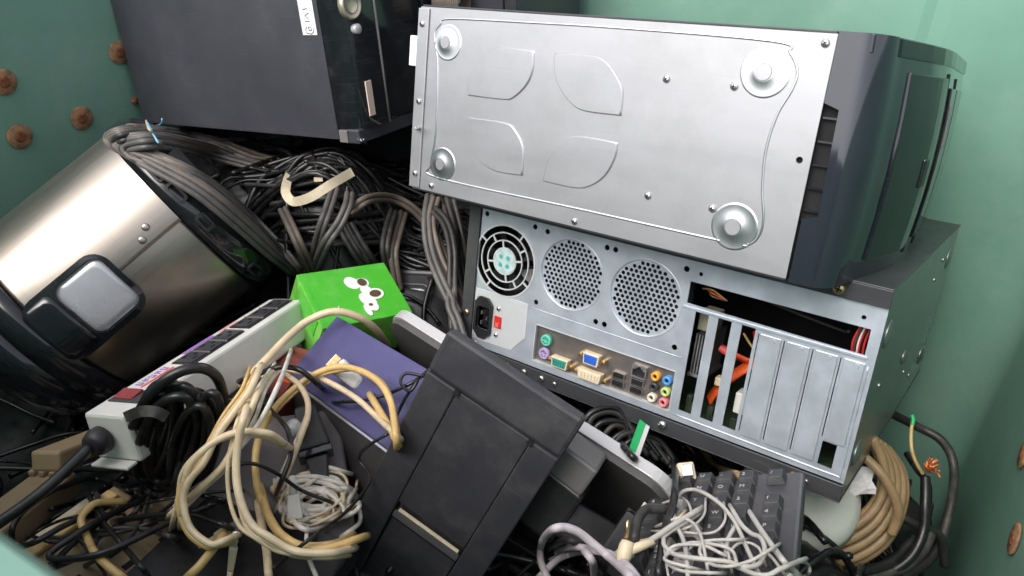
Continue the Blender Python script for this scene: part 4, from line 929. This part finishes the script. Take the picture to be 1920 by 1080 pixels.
for (pts, m), l in zip(V, Vl): cord('flat_cable', l, pts, .0036, m, 'cords hanging behind the carton', tw=True, free=True)
for i, (pts, m) in enumerate([([(806, 366, 1.00), (800, 415, .97), (806, 470, .95), (826, 525, .93), (858, 590, .92)], c_grey), ([(818, 370, .99), (808, 420, .97), (822, 480, .95), (846, 530, .94), (876, 585, .95)], c_brown), ([(812, 392, .98), (836, 420, .96), (848, 470, .94), (848, 540, .93), (852, 620, .92)], c_dark), ([(832, 372, 1.0), (850, 440, .97), (856, 520, .95), (868, 575, .95)], c_dark),
        ([(846, 374, 1.0), (862, 440, .98), (872, 500, .97), (880, 540, .97)], c_dark), ([(815, 440, .98), (835, 490, .96), (862, 545, .95), (878, 570, .96)], c_brown), ([(846, 520, .94), (845, 570, .92), (856, 600, .91), (868, 640, .90)], c_grey)]):
    cord('flat_cable', 'dusty twin cord hanging between carton and rear plate, %s of seven' % ORD[i], pts, .0036, m, 'cords hanging beside the rear plate', tw=True, free=True)
cord('thin_wire', 'thin white wire end beside the zinc panel', [(735, 262, .03), (748, 252, .05), (765, 244, .05), (782, 240, .05)], .0014, c_white)
for k in range(3):
    cord('twist_tie', 'tiny silver twist tie below the upright tower corner', [(672+k*5, 262, .03), (682+k*3, 266+k*2, .04), (690, 272-k*3, .04), (698-k*3, 264+k*4, .03)], .0008, m_bead, 'twist ties', 'wire')
# cream fabric tape tied round the cords
def ribbon(name, label, pts, w, m, cat='tape', part=None):
    W = drape(pts, .002, smooth=3); vd = (W[0]-EYE).normalized()
    o = obj(name, MB().tube(W, w, 4, [[(-w, -.0004), (w, -.0004), (w, .0004), (-w, .0004)]], up=-vd, smooth=False), m, part)
    return tag(o, label, cat) if not part else o
tp = ribbon('tape_tie', 'cream fabric tape tied round the cords', [(553, 302, .07), (544, 324, .085), (537, 345, .09), (536, 362, .085), (546, 376, .08), (560, 377, .08), (585, 368, .085), (620, 346, .095), (661, 322, .10)], .0058, m_cream)
ribbon('tape_end', '', [(593, 296, .075), (595, 315, .085), (597, 340, .075)], .0055, m_cream, part=tp)

# black power cord coiled on the white strip
Zc = .63
def ellipse_loop(cx, cy, rx, ry, a, z0, dz, n=14):
    P = []
    for k in range(n):
        t = 2*PI*k/n; x, y = rx*math.cos(t), ry*math.sin(t)
        P.append((cx+x*math.cos(a)-y*math.sin(a), cy+x*math.sin(a)+y*math.cos(a), z0+dz*math.sin(t)))
    return P
mb = MB()
for i in range(10):
    W = drape(ellipse_loop(282+i*10+rnd.uniform(-5, 5), 806+rnd.uniform(-14, 14)+i*3, 34+rnd.uniform(-12, 10)+i*1.0, 98+rnd.uniform(-22, 10),   .20+rnd.uniform(-.16, .16), .655+.005*(i % 4), .035), .004, closed=True, free=True, per=6)
    mb.tube(W, .0036, 10, closed=True)
mb.tube(drape([(250, 800, .64), (268, 760, .625), (296, 724, .612), (335, 698, .612), (375, 690, .62), (404, 704, .64), (418, 738, .66), (424, 790, .70)], .0045, free=True), .0046, 10)
mb.tube(drape([(262, 830, .65), (280, 780, .63), (312, 750, .615), (345, 745, .615), (365, 770, .63), (372, 830, .67)], .0045, free=True), .0042, 10)
coil = tag(obj('power_cable', mb, c_black), 'black power cord coiled and tied on the end of the white strip', 'cable')
obj('cable_tie', MB().tube(drape([(236, 782, .622), (262, 772, .606), (290, 772, .604), (312, 782, .610)], .003, free=True), .006, 4, [[(-.0045, -.001), (.0045, -.001), (.0045, .001), (-.0045, .001)]], up=(EYE-at(270, 770, .6)).normalized(), smooth=False), c_dark, coil)
ld = S.matrix_basis @ Vector((-.016, -.018, -.022))
mb = MB(); mb.tube(spline([ld, ld+Vector((-.03, -.05, -.012)), ld+Vector((-.09, -.10, -.03)), ld+Vector((-.16, -.11, -.06))], 8), .0048, 10)
tag(obj('power_cable', mb, c_black), 'thick black cord leaving the plug end of the white strip', 'cable')

# cream network cords in big loops
z5 = lambda p: zoom(300, 640, 2.454, p)
cream = [
 ('largest cream cord loop, arching over the indigo box', [(1085, 435, .03), (1062, 280, .05), (1000, 180, .05), (900, 128, .05), (800, 120, .05), (680, 170, .05), (560, 270, .06), (480, 380, .07), (442, 500, .07), (445, 650, .06), (480, 760, .05), (530, 860, .05), (620, 930, .05), (720, 955, .05), (800, 945, .05), (880, 920, .05)], .0040, c_yellow),
 ('cream cord running straight across the indigo cover', [(1085, 430, .025), (1000, 350, .03), (900, 260, .03), (760, 180, .035), (640, 140, .04), (550, 130, .05), (470, 170, .05)], .0036, c_cream),
 ('cream cord hanging in a long loop before the grey box', [(440, 170, .06), (400, 300, .60), (362, 450, .59), (350, 600, .585), (370, 730, .58), (420, 840, .575), (500, 900, .57), (620, 965, .57), (780, 975, .565), (860, 960, .59)], .0038, c_cream),
 ('cream cord slanting down across the grey box', [(530, 130, .05), (460, 220, .62), (400, 360, .605), (300, 560, .60), (180, 680, .60), (80, 770, .61)], .0034, c_cream),
 ('thin pale cord beside the slanting cream cord', [(600, 50, .04), (545, 200, .62), (440, 400, .61), (280, 580, .605), (150, 700, .61)], .0026, c_white),
 ('cream cord curling left round the grey box corner', [(440, 170, .62), (410, 230, .61), (330, 340, .60), (260, 440, .595), (200, 560, .59), (130, 650, .59), (108, 740, .59), (140, 860, .585), (230, 932, .58), (290, 920, .58)], .0034, c_cream),
 ('cream cord arching low over the grey box', [(100, 790, .60), (108, 700, .595), (130, 590, .59), (190, 510, .59), (290, 440, .595), (400, 415, .60), (500, 425, .605), (560, 462, .62)], .0036, c_cream),
 ('cream cord curving down past the black plug', [(550, 140, .05), (630, 190, .055), (675, 260, .06), (680, 340, .07), (650, 430, .07), (600, 560, .06), (560, 650, .04)], .0036, c_cream),
 ('short yellowed cord lying along the indigo cover', [(990, 285, .03), (1020, 335, .03), (1062, 405, .03), (1080, 440, .025)], .0042, c_yellow),
 ('cream cord bending up below the grey box', [(455, 770, .03), (470, 860, .03), (490, 960, .02), (500, 1075, .02)], .0042, c_cream),
 ('inner yellowed cord of the big cream coil', [(470, 700, .045), (500, 800, .045), (560, 890, .045), (650, 940, .045), (790, 935, .045), (870, 900, .045)], .0040, c_yellow)]
for l, p, r, m in cream: cord('network_cable', l, z5(p), r*.82, m, 'cream network cords')
cord('network_cable', 'cream cord arching over the green carton and indigo box', [(470, 705, .05), (505, 668, .06), (540, 632, .06), (580, 600, .05), (628, 584, .045), (675, 596, .04), (705, 618, .04), (722, 640, .03)], .0042, c_cream, 'cream network cords')
base_paths = [cream[2][1], cream[3][1], cream[5][1], cream[6][1], cream[7][1], cream[0][1]]
for i in range(9):
    bpth = base_paths[i % 6]; ox, oy = rnd.uniform(-34, 34), rnd.uniform(-30, 30); a_ = rnd.uniform(-.07, .07)
    P = [(300+(p[0]+ox+(p[1]-500)*a_+rnd.uniform(-8, 8))/2.454, 640+(p[1]+oy+rnd.uniform(-8, 8))/2.454, (p[2]+.012 if p[2] > .3 else max(.012, p[2]-.02))) for p in bpth]
    P = [p for p in P if 300 < p[0] < 790]
    cord('thin_cable', 'slim cream cord among the big cream loops, %s of nine' % ORD[i], P, rnd.choice((.0017, .0021, .0025)), (c_cream, c_white, c_yellow)[i % 3], 'slim cream cords')
for i in range(10):
    x0, y0 = rnd.uniform(40, 330), rnd.uniform(930, 1060); a_ = rnd.uniform(-.9, .3); b_ = rnd.uniform(-1.6, 1.6); P = []
    for k in range(6):
        P.append((x0, y0, .03+.02*rnd.random())); x0 += 34*math.cos(a_); y0 += 26*math.sin(a_); a_ += b_/5
    cord('thin_wire', 'thin black wire in the corner over the beige strips, %s of ten' % ORD[i], P, rnd.choice((.0014, .0019, .0023)), (c_black, c_dark)[i % 2], 'thin black wires in the corner')
# thin black wires wandering over them
for l, p, r in (('thin black wire crossing the cream loops from the left', [(0, 790, .05), (150, 680, .07), (300, 590, .08), (420, 562, .085), (540, 610, .07), (640, 680, .05), (760, 730, .04)], .0017),
                ('thin black wire wrapped round the black plug', [(560, 640, .07), (602, 520, .08), (592, 420, .08), (560, 370, .08), (490, 290, .07), (430, 180, .07)], .0022),
                ('black wire looping down to the charcoal stand', [(540, 1030, .03), (700, 900, .07), (850, 790, .06), (965, 640, .04), (915, 540, .03), (960, 480, .03), (1050, 425, .02)], .0016),
                ('black wire binding the cream cords together', [(400, 170, .08), (480, 140, .085), (560, 118, .085), (640, 130, .08), (700, 175, .06)], .0028),
                ('thin black wire across the indigo cover', [(830, 280, .015), (930, 272, .02), (1040, 245, .02), (1160, 190, .02), (1215, 150, .01)], .0018),
                ('thin black wire kinked over the indigo corner', [(1210, 160, .02), (1130, 148, .03), (1108, 190, .03), (1150, 230, .03), (1185, 180, .03), (1130, 260, .02), (1080, 360, .01)], .0016)):
    cord('thin_wire', l, z5(p), r, c_black, 'thin black wires')
# white connector on the indigo cover
def plug_at(name, label, px, py, z, dpx, L, w, h, m, nose=None, nl=.008, cat='plug', bev=.0012):
    p0 = at(px, py, z); p1 = at(px+dpx[0], py+dpx[1], z-(dpx[2] if len(dpx) > 2 else 0))
    o = thing(name, label, cat, frame_from(p0, p1-p0, (EYE-p0).normalized()))
    obj('plug_body', MB().hexa([(0, -w/2, -h/2), (L, -w*.36, -h*.4), (L, w*.36, -h*.4), (0, w/2, -h/2), (0, -w/2, h/2), (L, -w*.36, h*.4), (L, w*.36, h*.4), (0, w/2, h/2)]), m, o, bev)
    if nose: obj('plug_nose', MB().box(-nl, -.0004, -w*.38, w*.38, -h*.3, h*.3), nose, o, .0004)
    obj('strain_relief', MB().lathe([(h*.42, L), (h*.36, L+.008), (h*.28, L+.016)], 12, ax=(1, 0, 0)), m, o)
    return o
zz = surf(640, 700)
plug_at('video_plug', 'white plug on the indigo cover with bent metal nose', 632, 684, zz-.014, (38, 34), .032, .020, .018, m_white, m_gold, bev=.004)
zz = surf(552, 975)-.03
plug_at('usb_plug', 'boxy white USB plug in the white cord tangle', 553, 972, zz, (-4, -60), .022, .014, .009, m_white, m_ivory, .006)
plug_at('usb_plug', 'cream USB plug at the lower left end of a cord', 432, 992, surf(430, 1000)-.03, (-35, 20), .014, .011, .006, m_ivory, m_bead, .014)
plug_at('mini_plug', 'small cream plug pointing down at the bottom edge', 438, 1025, surf(438, 1040)-.02, (-8, 60), .02, .007, .006, m_ivory, m_bead, .012)
# black moulded plug
pz = surf(590, 830)-.03
bpq = thing('power_plug', 'black moulded power plug standing amid the cream cords', 'plug', frame_from(at(572, 765, pz+.02), at(592, 850, pz)-at(572, 765, pz+.02), (EYE-at(590, 830, pz)).normalized()))
obj('plug_body', MB().hexa([(0, -.010, -.012), (.045, -.016, -.013), (.045, .016, -.013), (0, .010, -.012), (0, -.010, .010), (.045, -.016, .012), (.045, .016, .012), (0, .010, .010)]), m_black, bpq, .003)
obj('plug_collar', MB().box(.0455, .052, -.0165, .0165, -.013, .012), m_gloss, bpq, .001)
obj('plug_tail', MB().hexa([(.0525, -.011, -.008), (.080, -.006, -.005), (.080, .006, -.005), (.0525, .011, -.008), (.0525, -.011, .008), (.080, -.006, .005), (.080, .006, .005), (.0525, .011, .008)]), m_black, bpq, .002)
zz = surf(545, 805)-.045
gp = thing('grey_plug', 'small silvery cap beside the black plug', 'plug', frame_from(at(540, 790, zz), at(560, 815, zz)-at(540, 790, zz), (EYE-at(540, 790, zz)).normalized()))
obj('cap_body', MB().lathe([(.004, 0), (.008, .003), (.009, .012), (.006, .016)], 16, ax=(1, 0, 0)), m_silver, gp)
# white thin cord tangle under the plug
for i in range(22):
    cx, cy = 592+rnd.uniform(-22, 22), 940+rnd.uniform(-18, 18); rx, ry = rnd.uniform(34, 80), rnd.uniform(16, 48); a = rnd.uniform(-.6, .5); t0 = rnd.uniform(0, 6); P = []
    for k in range(9):
        t = t0+k*.62; P.append((cx+rx*math.cos(t)*math.cos(a)-ry*math.sin(t)*math.sin(a), cy+rx*math.cos(t)*math.sin(a)+ry*math.sin(t)*math.cos(a), .008+.02*rnd.random()))
    cord('usb_cable', 'thin white cord in the tangle left of the charcoal stand', P, rnd.choice((.0014, .0018, .0022)), (c_white, c_cream, c_white)[i % 3], 'white cord tangle', smooth=4)
cord('usb_cable', 'white cord hanging to a small white plug at the bottom', [(575, 1000, .02), (574, 1025, .03), (580, 1050, .03), (592, 1078, .03)], .0018, c_white)
mb = MB(); zt = surf(312, 932)-.025
mb.tube([at(292+i*.42+11*math.cos(i*.28), 918+i*.30+21*math.sin(i*.28), zt+.008*math.cos(i*.28)) for i in range(110)], .0027, 8)
tag(obj('coiled_cable', mb, c_tan), 'tan spring-coiled cord peeping out beside the cream loops', 'cable')
# black cords in the lower left corner
z4 = lambda p: zoom(0, 860, 4.9, p)
for l, p, r in (('black cord in a wide ring over the beige strips', [(1180, 300, .03), (1000, 212, .05), (800, 188, .06), (550, 270, .06), (350, 380, .055), (200, 500, .05), (112, 650, .05), (135, 790, .05), (300, 775, .05), (600, 610, .05), (900, 480, .04)], .0036),
                ('black cord bent sharply at the bottom left corner', [(1276, 390, .04), (900, 570, .06), (650, 730, .06), (470, 860, .055), (500, 925, .055), (800, 905, .055), (1040, 830, .06), (1320, 700, .06), (1600, 560, .05), (1900, 440, .04)], .0040),
                ('black cord running parallel beside the bent one', [(1150, 420, .04), (850, 640, .05), (660, 790, .05), (520, 940, .05), (430, 1075, .05)], .0036),
                ('black cord crossing the beige strip at the bottom', [(860, 420, .05), (960, 600, .055), (1080, 740, .055), (1200, 880, .055), (1300, 1000, .05)], .0032),
                ('thin black cord between the beige strips', [(380, 740, .04), (520, 770, .045), (660, 700, .045), (820, 850, .05), (900, 960, .04)], .0022)):
    cord('power_cable', l, z4(p), r*.72, c_black, 'black cords in the corner')
cord('network_cable', 'yellowed cord end curving over the beige strips', z4([(1110, 395, .05), (900, 405, .055), (800, 470, .055), (745, 570, .05), (800, 720, .05), (860, 850, .05), (960, 960, .05), (1110, 1080, .05)]), .0032, c_yellow)
cord('network_cable', 'yellow cord stub at the bottom beside the dark panel', [(360, 1075, .03), (375, 1060, .035), (395, 1035, .04), (410, 1015, .04)], .0036, c_yellow)
cord('power_cable', 'black cord running from the corner towards the cream plug', [(230, 975, .04), (300, 965, .05), (360, 965, .05), (420, 985, .05)], .0026, c_black)
for i in range(4):
    cord('power_cable', 'black cord looping beside the grey box, %s counting inwards' % ORD[i], [(330+i*6, 900+i*8, .03), (345+i*8, 850+i*4, .045), (385+i*10, 805, .05), (440+i*8, 770+i*3, .05), (500, 745+i*5, .04)], .0036, c_black, 'black cords beside the grey box')

# lilac-white cable loops in front of the stand
z7 = lambda p: zoom(980, 760, 3.31, p)
for l, p, r in (('thick lilac-white cable in the highest loop at the bottom', [(150, 1060, .05), (112, 960, .05), (120, 850, .06), (180, 775, .065), (260, 758, .07), (350, 790, .07), (450, 870, .07), (560, 960, .07), (670, 1060, .07)], .0048),
                ('thick lilac-white cable in a low arch at the bottom', [(130, 1040, .045), (220, 955, .05), (330, 912, .055), (450, 902, .055), (560, 932, .055), (650, 1000, .055), (710, 1075, .05)], .0046),
                ('lilac-white cable dropping out of the picture', [(395, 915, .045), (435, 975, .05), (445, 1075, .05)], .0046),
                ('lilac-white cable mostly hidden under the loops', [(160, 980, .03), (230, 900, .035), (330, 880, .035), (420, 890, .03)], .004)):
    cord('network_cable', l, z7(p), r*.74, c_lilac, 'lilac cable loops')
for i in range(4):
    cord('power_cable', 'dark cord curving under the lilac loops, %s from the top' % ORD[i], z7([(150+i*10, 900+i*30, .02), (260, 840+i*28, .03), (380+i*10, 870+i*30, .03), (470, 960+i*30, .02)]), .003, (c_dark, c_black)[i % 2], 'dark cords under the lilac loops')
# pale cords over the keyboard
z6 = lambda p: zoom(1240, 840, 4.5, p)
pale = [([(90, 520, .03), (160, 385, .035), (260, 350, .035), (360, 380, .035), (470, 450, .035), (560, 540, .03), (640, 660, .03), (720, 840, .03), (800, 1010, .03)], .0026),
 ([(95, 500, .04), (110, 620, .04), (180, 760, .04), (212, 900, .04), (225, 1085, .04)], .0028), ([(10, 760, .045), (100, 690, .045), (200, 632, .04), (300, 570, .03)], .0026),
 ([(60, 620, .045), (150, 590, .045), (250, 620, .045), (310, 690, .045), (350, 800, .045), (385, 990, .04)], .0020), ([(530, 490, .02), (540, 600, .03), (480, 690, .03), (380, 722, .03), (200, 712, .03)], .0017),
 ([(770, 580, .02), (860, 720, .03), (960, 860, .03), (1060, 985, .035), (1180, 1090, .03)], .0034), ([(610, 540, .03), (680, 650, .035), (760, 722, .035), (840, 760, .035), (872, 870, .035), (820, 980, .035), (700, 1002, .04), (560, 960, .04), (300, 932, .045), (120, 900, .045), (30, 830, .045), (20, 780, .045)], .0028),
 ([(605, 690, .03), (560, 780, .035), (545, 890, .03)], .0026), ([(220, 870, .03), (300, 800, .035), (420, 780, .035), (520, 812, .035), (562, 880, .035), (580, 960, .03)], .0017), ([(560, 900, .025), (640, 812, .03), (740, 800, .03), (820, 842, .03), (852, 910, .025)], .0017),
 ([(1180, 950, .03), (1090, 985, .035), (1000, 1022, .04), (900, 1072, .04), (780, 1062, .04), (640, 1000, .035)], .0028), ([(372, 470, .025), (362, 560, .03), (290, 640, .035), (150, 692, .035), (40, 700, .04)], .0017), ([(90, 440, .025), (170, 420, .03), (230, 470, .03), (255, 560, .03), (240, 640, .03)], .0018),
 ([(1000, 1010, .03), (940, 930, .03), (890, 880, .03), (850, 760, .03)], .0018), ([(20, 800, .04), (40, 960, .04), (60, 1085, .04)], .0014), ([(1170, 950, .03), (1230, 980, .035), (1250, 1040, .035), (1200, 1085, .03), (1080, 1075, .03)], .0028)]
words = ['arching highest over the keys', 'running down over the keyboard corner', 'slanting up to the jack plug', 'yellowish, looping over the lower keys', 'thin, drooping under the light keys', 'thickest, slanting off the keyboard edge', 'in the longest loop over the keys', 'short, between two longer cords', 'thin, in a flat arch low on the keys', 'thin, circling over one key', 'waving along the bottom edge', 'thin, falling from the white key', 'curling round the topmost white key', 'thin, branching off the thickest one', 'hair-thin, at the stand side', 'bending back at the far right end']
for (p, r), wd_ in zip(pale, words): cord('thin_cable', 'pale grey cord ' + wd_, z6(p), r*.64, c_pale, 'pale cords over the keyboard', smooth=3)
for i in range(3):
    cx, cy = 1330+rnd.uniform(-50, 60), 1040+rnd.uniform(-20, 20)
    cord('thin_cable', 'pale thin cord knotted over the lowest keys, %s of three' % ORD[i], [(cx+rnd.uniform(45, 75)*math.cos(t+i), cy+rnd.uniform(18, 32)*math.sin(t+i), .035+.015*rnd.random()) for t in (0, .8, 1.6, 2.4, 3.2, 4, 4.8)], .0013, c_pale, 'pale knotted cords', smooth=3)
jz = surf(1190, 1035)-.05
jk = thing('jack_plug', 'cream angled jack plug on a pale cord', 'plug', frame_from(at(1172, 1035, jz), at(1200, 1045, jz)-at(1172, 1035, jz), (EYE-at(1180, 1040, jz)).normalized()))
obj('plug_body', MB().lathe([(.001, -.0085), (.0048, -.0075), (.0060, -.003), (.0060, .005), (.0048, .0085), (.001, .009)], 16, ax=(0, 1, 0)), m_ivory, jk)
obj('plug_arm', MB().lathe([(.0042, 0), (.0038, .012), (.0026, .024)], 12, ax=(.80, .62, .05)), m_ivory, jk)
obj('jack_pin', MB().lathe([(.0017, .010), (.0017, .022), (.0008, .024)], 10, ax=(-.2, 1, 0)), m_gold, jk)
cord('thin_cable', 'pale cord leading from the jack plug up over the keyboard', [(1196, 1028, .05), (1228, 1008, .05), (1262, 985, .05), (1300, 962, .04)], .0024, c_pale)
cord('thin_cable', 'thin yellowish wire above the jack plug', [(1160, 1032, .04), (1180, 1018, .045), (1215, 1012, .045), (1245, 1000, .045), (1270, 975, .045)], .0014, c_cream)
# black cords by the display end
cord('power_cable', 'black cord looping up over the display end', [(1185, 855, .02), (1166, 830, .03), (1178, 806, .03), (1212, 795, .035), (1245, 808, .035), (1262, 840, .04), (1266, 900, .045), (1262, 945, .045), (1245, 1000, .04), (1235, 1075, .03)], .0034, c_black)
cord('power_cable', 'black cord slanting from the display end under the tower', [(1262, 842, .03), (1290, 852, .03), (1325, 872, .02), (1345, 890, .01)], .0034, c_black)
cord('power_cable', 'dark cord bent upright between stand and keyboard', [(1190, 1010, .04), (1196, 975, .05), (1212, 955, .05), (1240, 955, .04)], .0042, c_dark)
for i in range(9):
    cord('power_cable', 'dark cord arching in the gap under the rear plate, %s from the stand' % ORD[i], [(1080+i*12+rnd.uniform(-14, 14), 835+i*6, .81), (1104+i*13+rnd.uniform(-10, 10), 770+i*8+rnd.uniform(-6, 14), .81), (1160+i*11+rnd.uniform(-14, 14), 776+i*8+rnd.uniform(-8, 12), .815), (1205+i*9+rnd.uniform(-16, 16), 850+i*4, .81)], rnd.choice((.0024, .0030, .0036)), (c_black, c_dark)[i % 2], 'dark cords under the rear plate', free=True)
for i in range(4):
    cord('power_cable', 'brownish cord end under the lower tower edge, %s from the cream plug' % ORD[i], [(1295+i*12, 838+i*6, .02), (1320+i*12, 862+i*6, .02), (1360+i*12, 880+i*5, .01)], .0036, c_tan, 'brownish cords under the tower')

# tan cable coil, right
mb = MB(); cz = .80
for i in range(9):
    k = i/8
    P = [(1632+4*i, 818+3*i), (1652+5.0*i, 870+2*i), (1650+5.5*i, 920+3*i), (1622+5.5*i, 962+6*i), (1575+5*i, 990+7.5*i), (1520+4*i, 1004+8*i), (1470+3*i, 1006+8.5*i), (1425, 995+9*i)]
    W = drape([(x, y, .80+.02*k-.008*(i % 2)+.0*(j)) for j, (x, y) in enumerate(P)], .004, free=True)
    mb.tube(W, .0050, 10)
W = drape([(1622, 858, .785), (1650, 885, .775), (1672, 920, .772), (1684, 960, .778), (1672, 1000, .79)], .004, free=True); mb.tube(W, .0050, 10)
tag(obj('cable_coil', mb, c_tan), 'tan cable wound in a coil under the tower corner', 'cable')
for i, (p, r) in enumerate([([(1650, 765, 1.02), (1720, 800, .96), (1765, 826, .94), (1788, 872, .92), (1782, 950, .92), (1750, 1040, .90), (1690, 1085, .88)], .0055), ([(1735, 893, .83), (1735, 940, .82), (1730, 1000, .815), (1702, 1050, .81), (1640, 1085, .81), (1560, 1100, .81)], .0052), ([(1640, 930, .88), (1690, 968, .86), (1725, 988, .86), (1762, 1005, .88), (1772, 1060, .9)], .0052), ([(1500, 1060, .80), (1580, 1075, .80), (1660, 1060, .81), (1715, 1010, .83)], .006), ([(1700, 850, .9), (1720, 880, .88), (1740, 910, .86), (1738, 960, .85)], .004), ([(1600, 1085, .80), (1680, 1070, .81), (1725, 1040, .82), (1745, 1000, .83)], .0055)]):
    cord('power_cable', ['thick black cord arching behind the tan coil', 'black cord with bared copper end beside the tan coil', 'short black cord piece across the gap', 'black cord curving under the tan coil', 'thin black cord behind the bared one', 'black cord lowest at the bin corner'][i], p, r, (c_dark, c_black, c_dark, c_black, c_black, c_dark)[i], 'black cords by the tan coil', free=True)
gw = tag(obj('earth_wire', MB().tube(drape([(1711, 790, .83), (1708, 815, .825), (1710, 845, .82), (1718, 868, .82), (1730, 888, .825)], .001, free=True), .0019, 8), c_yellow), 'green and yellow earth wire sticking up at the corner', 'wire')
obj('green_tip', MB().tube(drape([(1711, 797, .828), (1712, 786, .829), (1710, 778, .83)], .001, free=True), .0021, 8), m_greenwire, gw)
cw = MB()
for k in range(22):
    a = rnd.uniform(-2.8, .4); p0 = (1742+rnd.uniform(-4, 4), 885, .822); L = rnd.uniform(10, 26)
    cw.tube(drape([p0, (p0[0]+L*.5*math.cos(a), 882+L*.5*math.sin(a), .818+rnd.uniform(-.006, .006)), (p0[0]+L*math.cos(a+.4), 882+L*math.sin(a+.3), .818+rnd.uniform(-.01, .01))], .001, free=True, per=4), .0009, 5)
tag(obj('copper_strands', cw, m_copper), 'frayed copper strands at the bared cord end', 'wire')
# brown spring cord on top of the zinc panel
mb = MB(); c0 = at(822, 6, 1.0); c1 = at(872, 8, .99); ax_ = (c1-c0); n = 130
fa, fb = ax_.normalized().orthogonal(), None; fb = ax_.normalized().cross(fa)
mb.tube([c0+ax_*(i/n)+(fa*math.cos(i*.65)+fb*math.sin(i*.65))*.016 for i in range(n)], .0022, 6)
tag(obj('coiled_cable', mb, c_brown), 'brown spring-coiled cord behind the top edge of the zinc panel', 'cable')
print('triangles', sum(len(o.data.polygons)*2 for o in bpy.data.objects if o.type == 'MESH'), 'objects', len(bpy.data.objects))
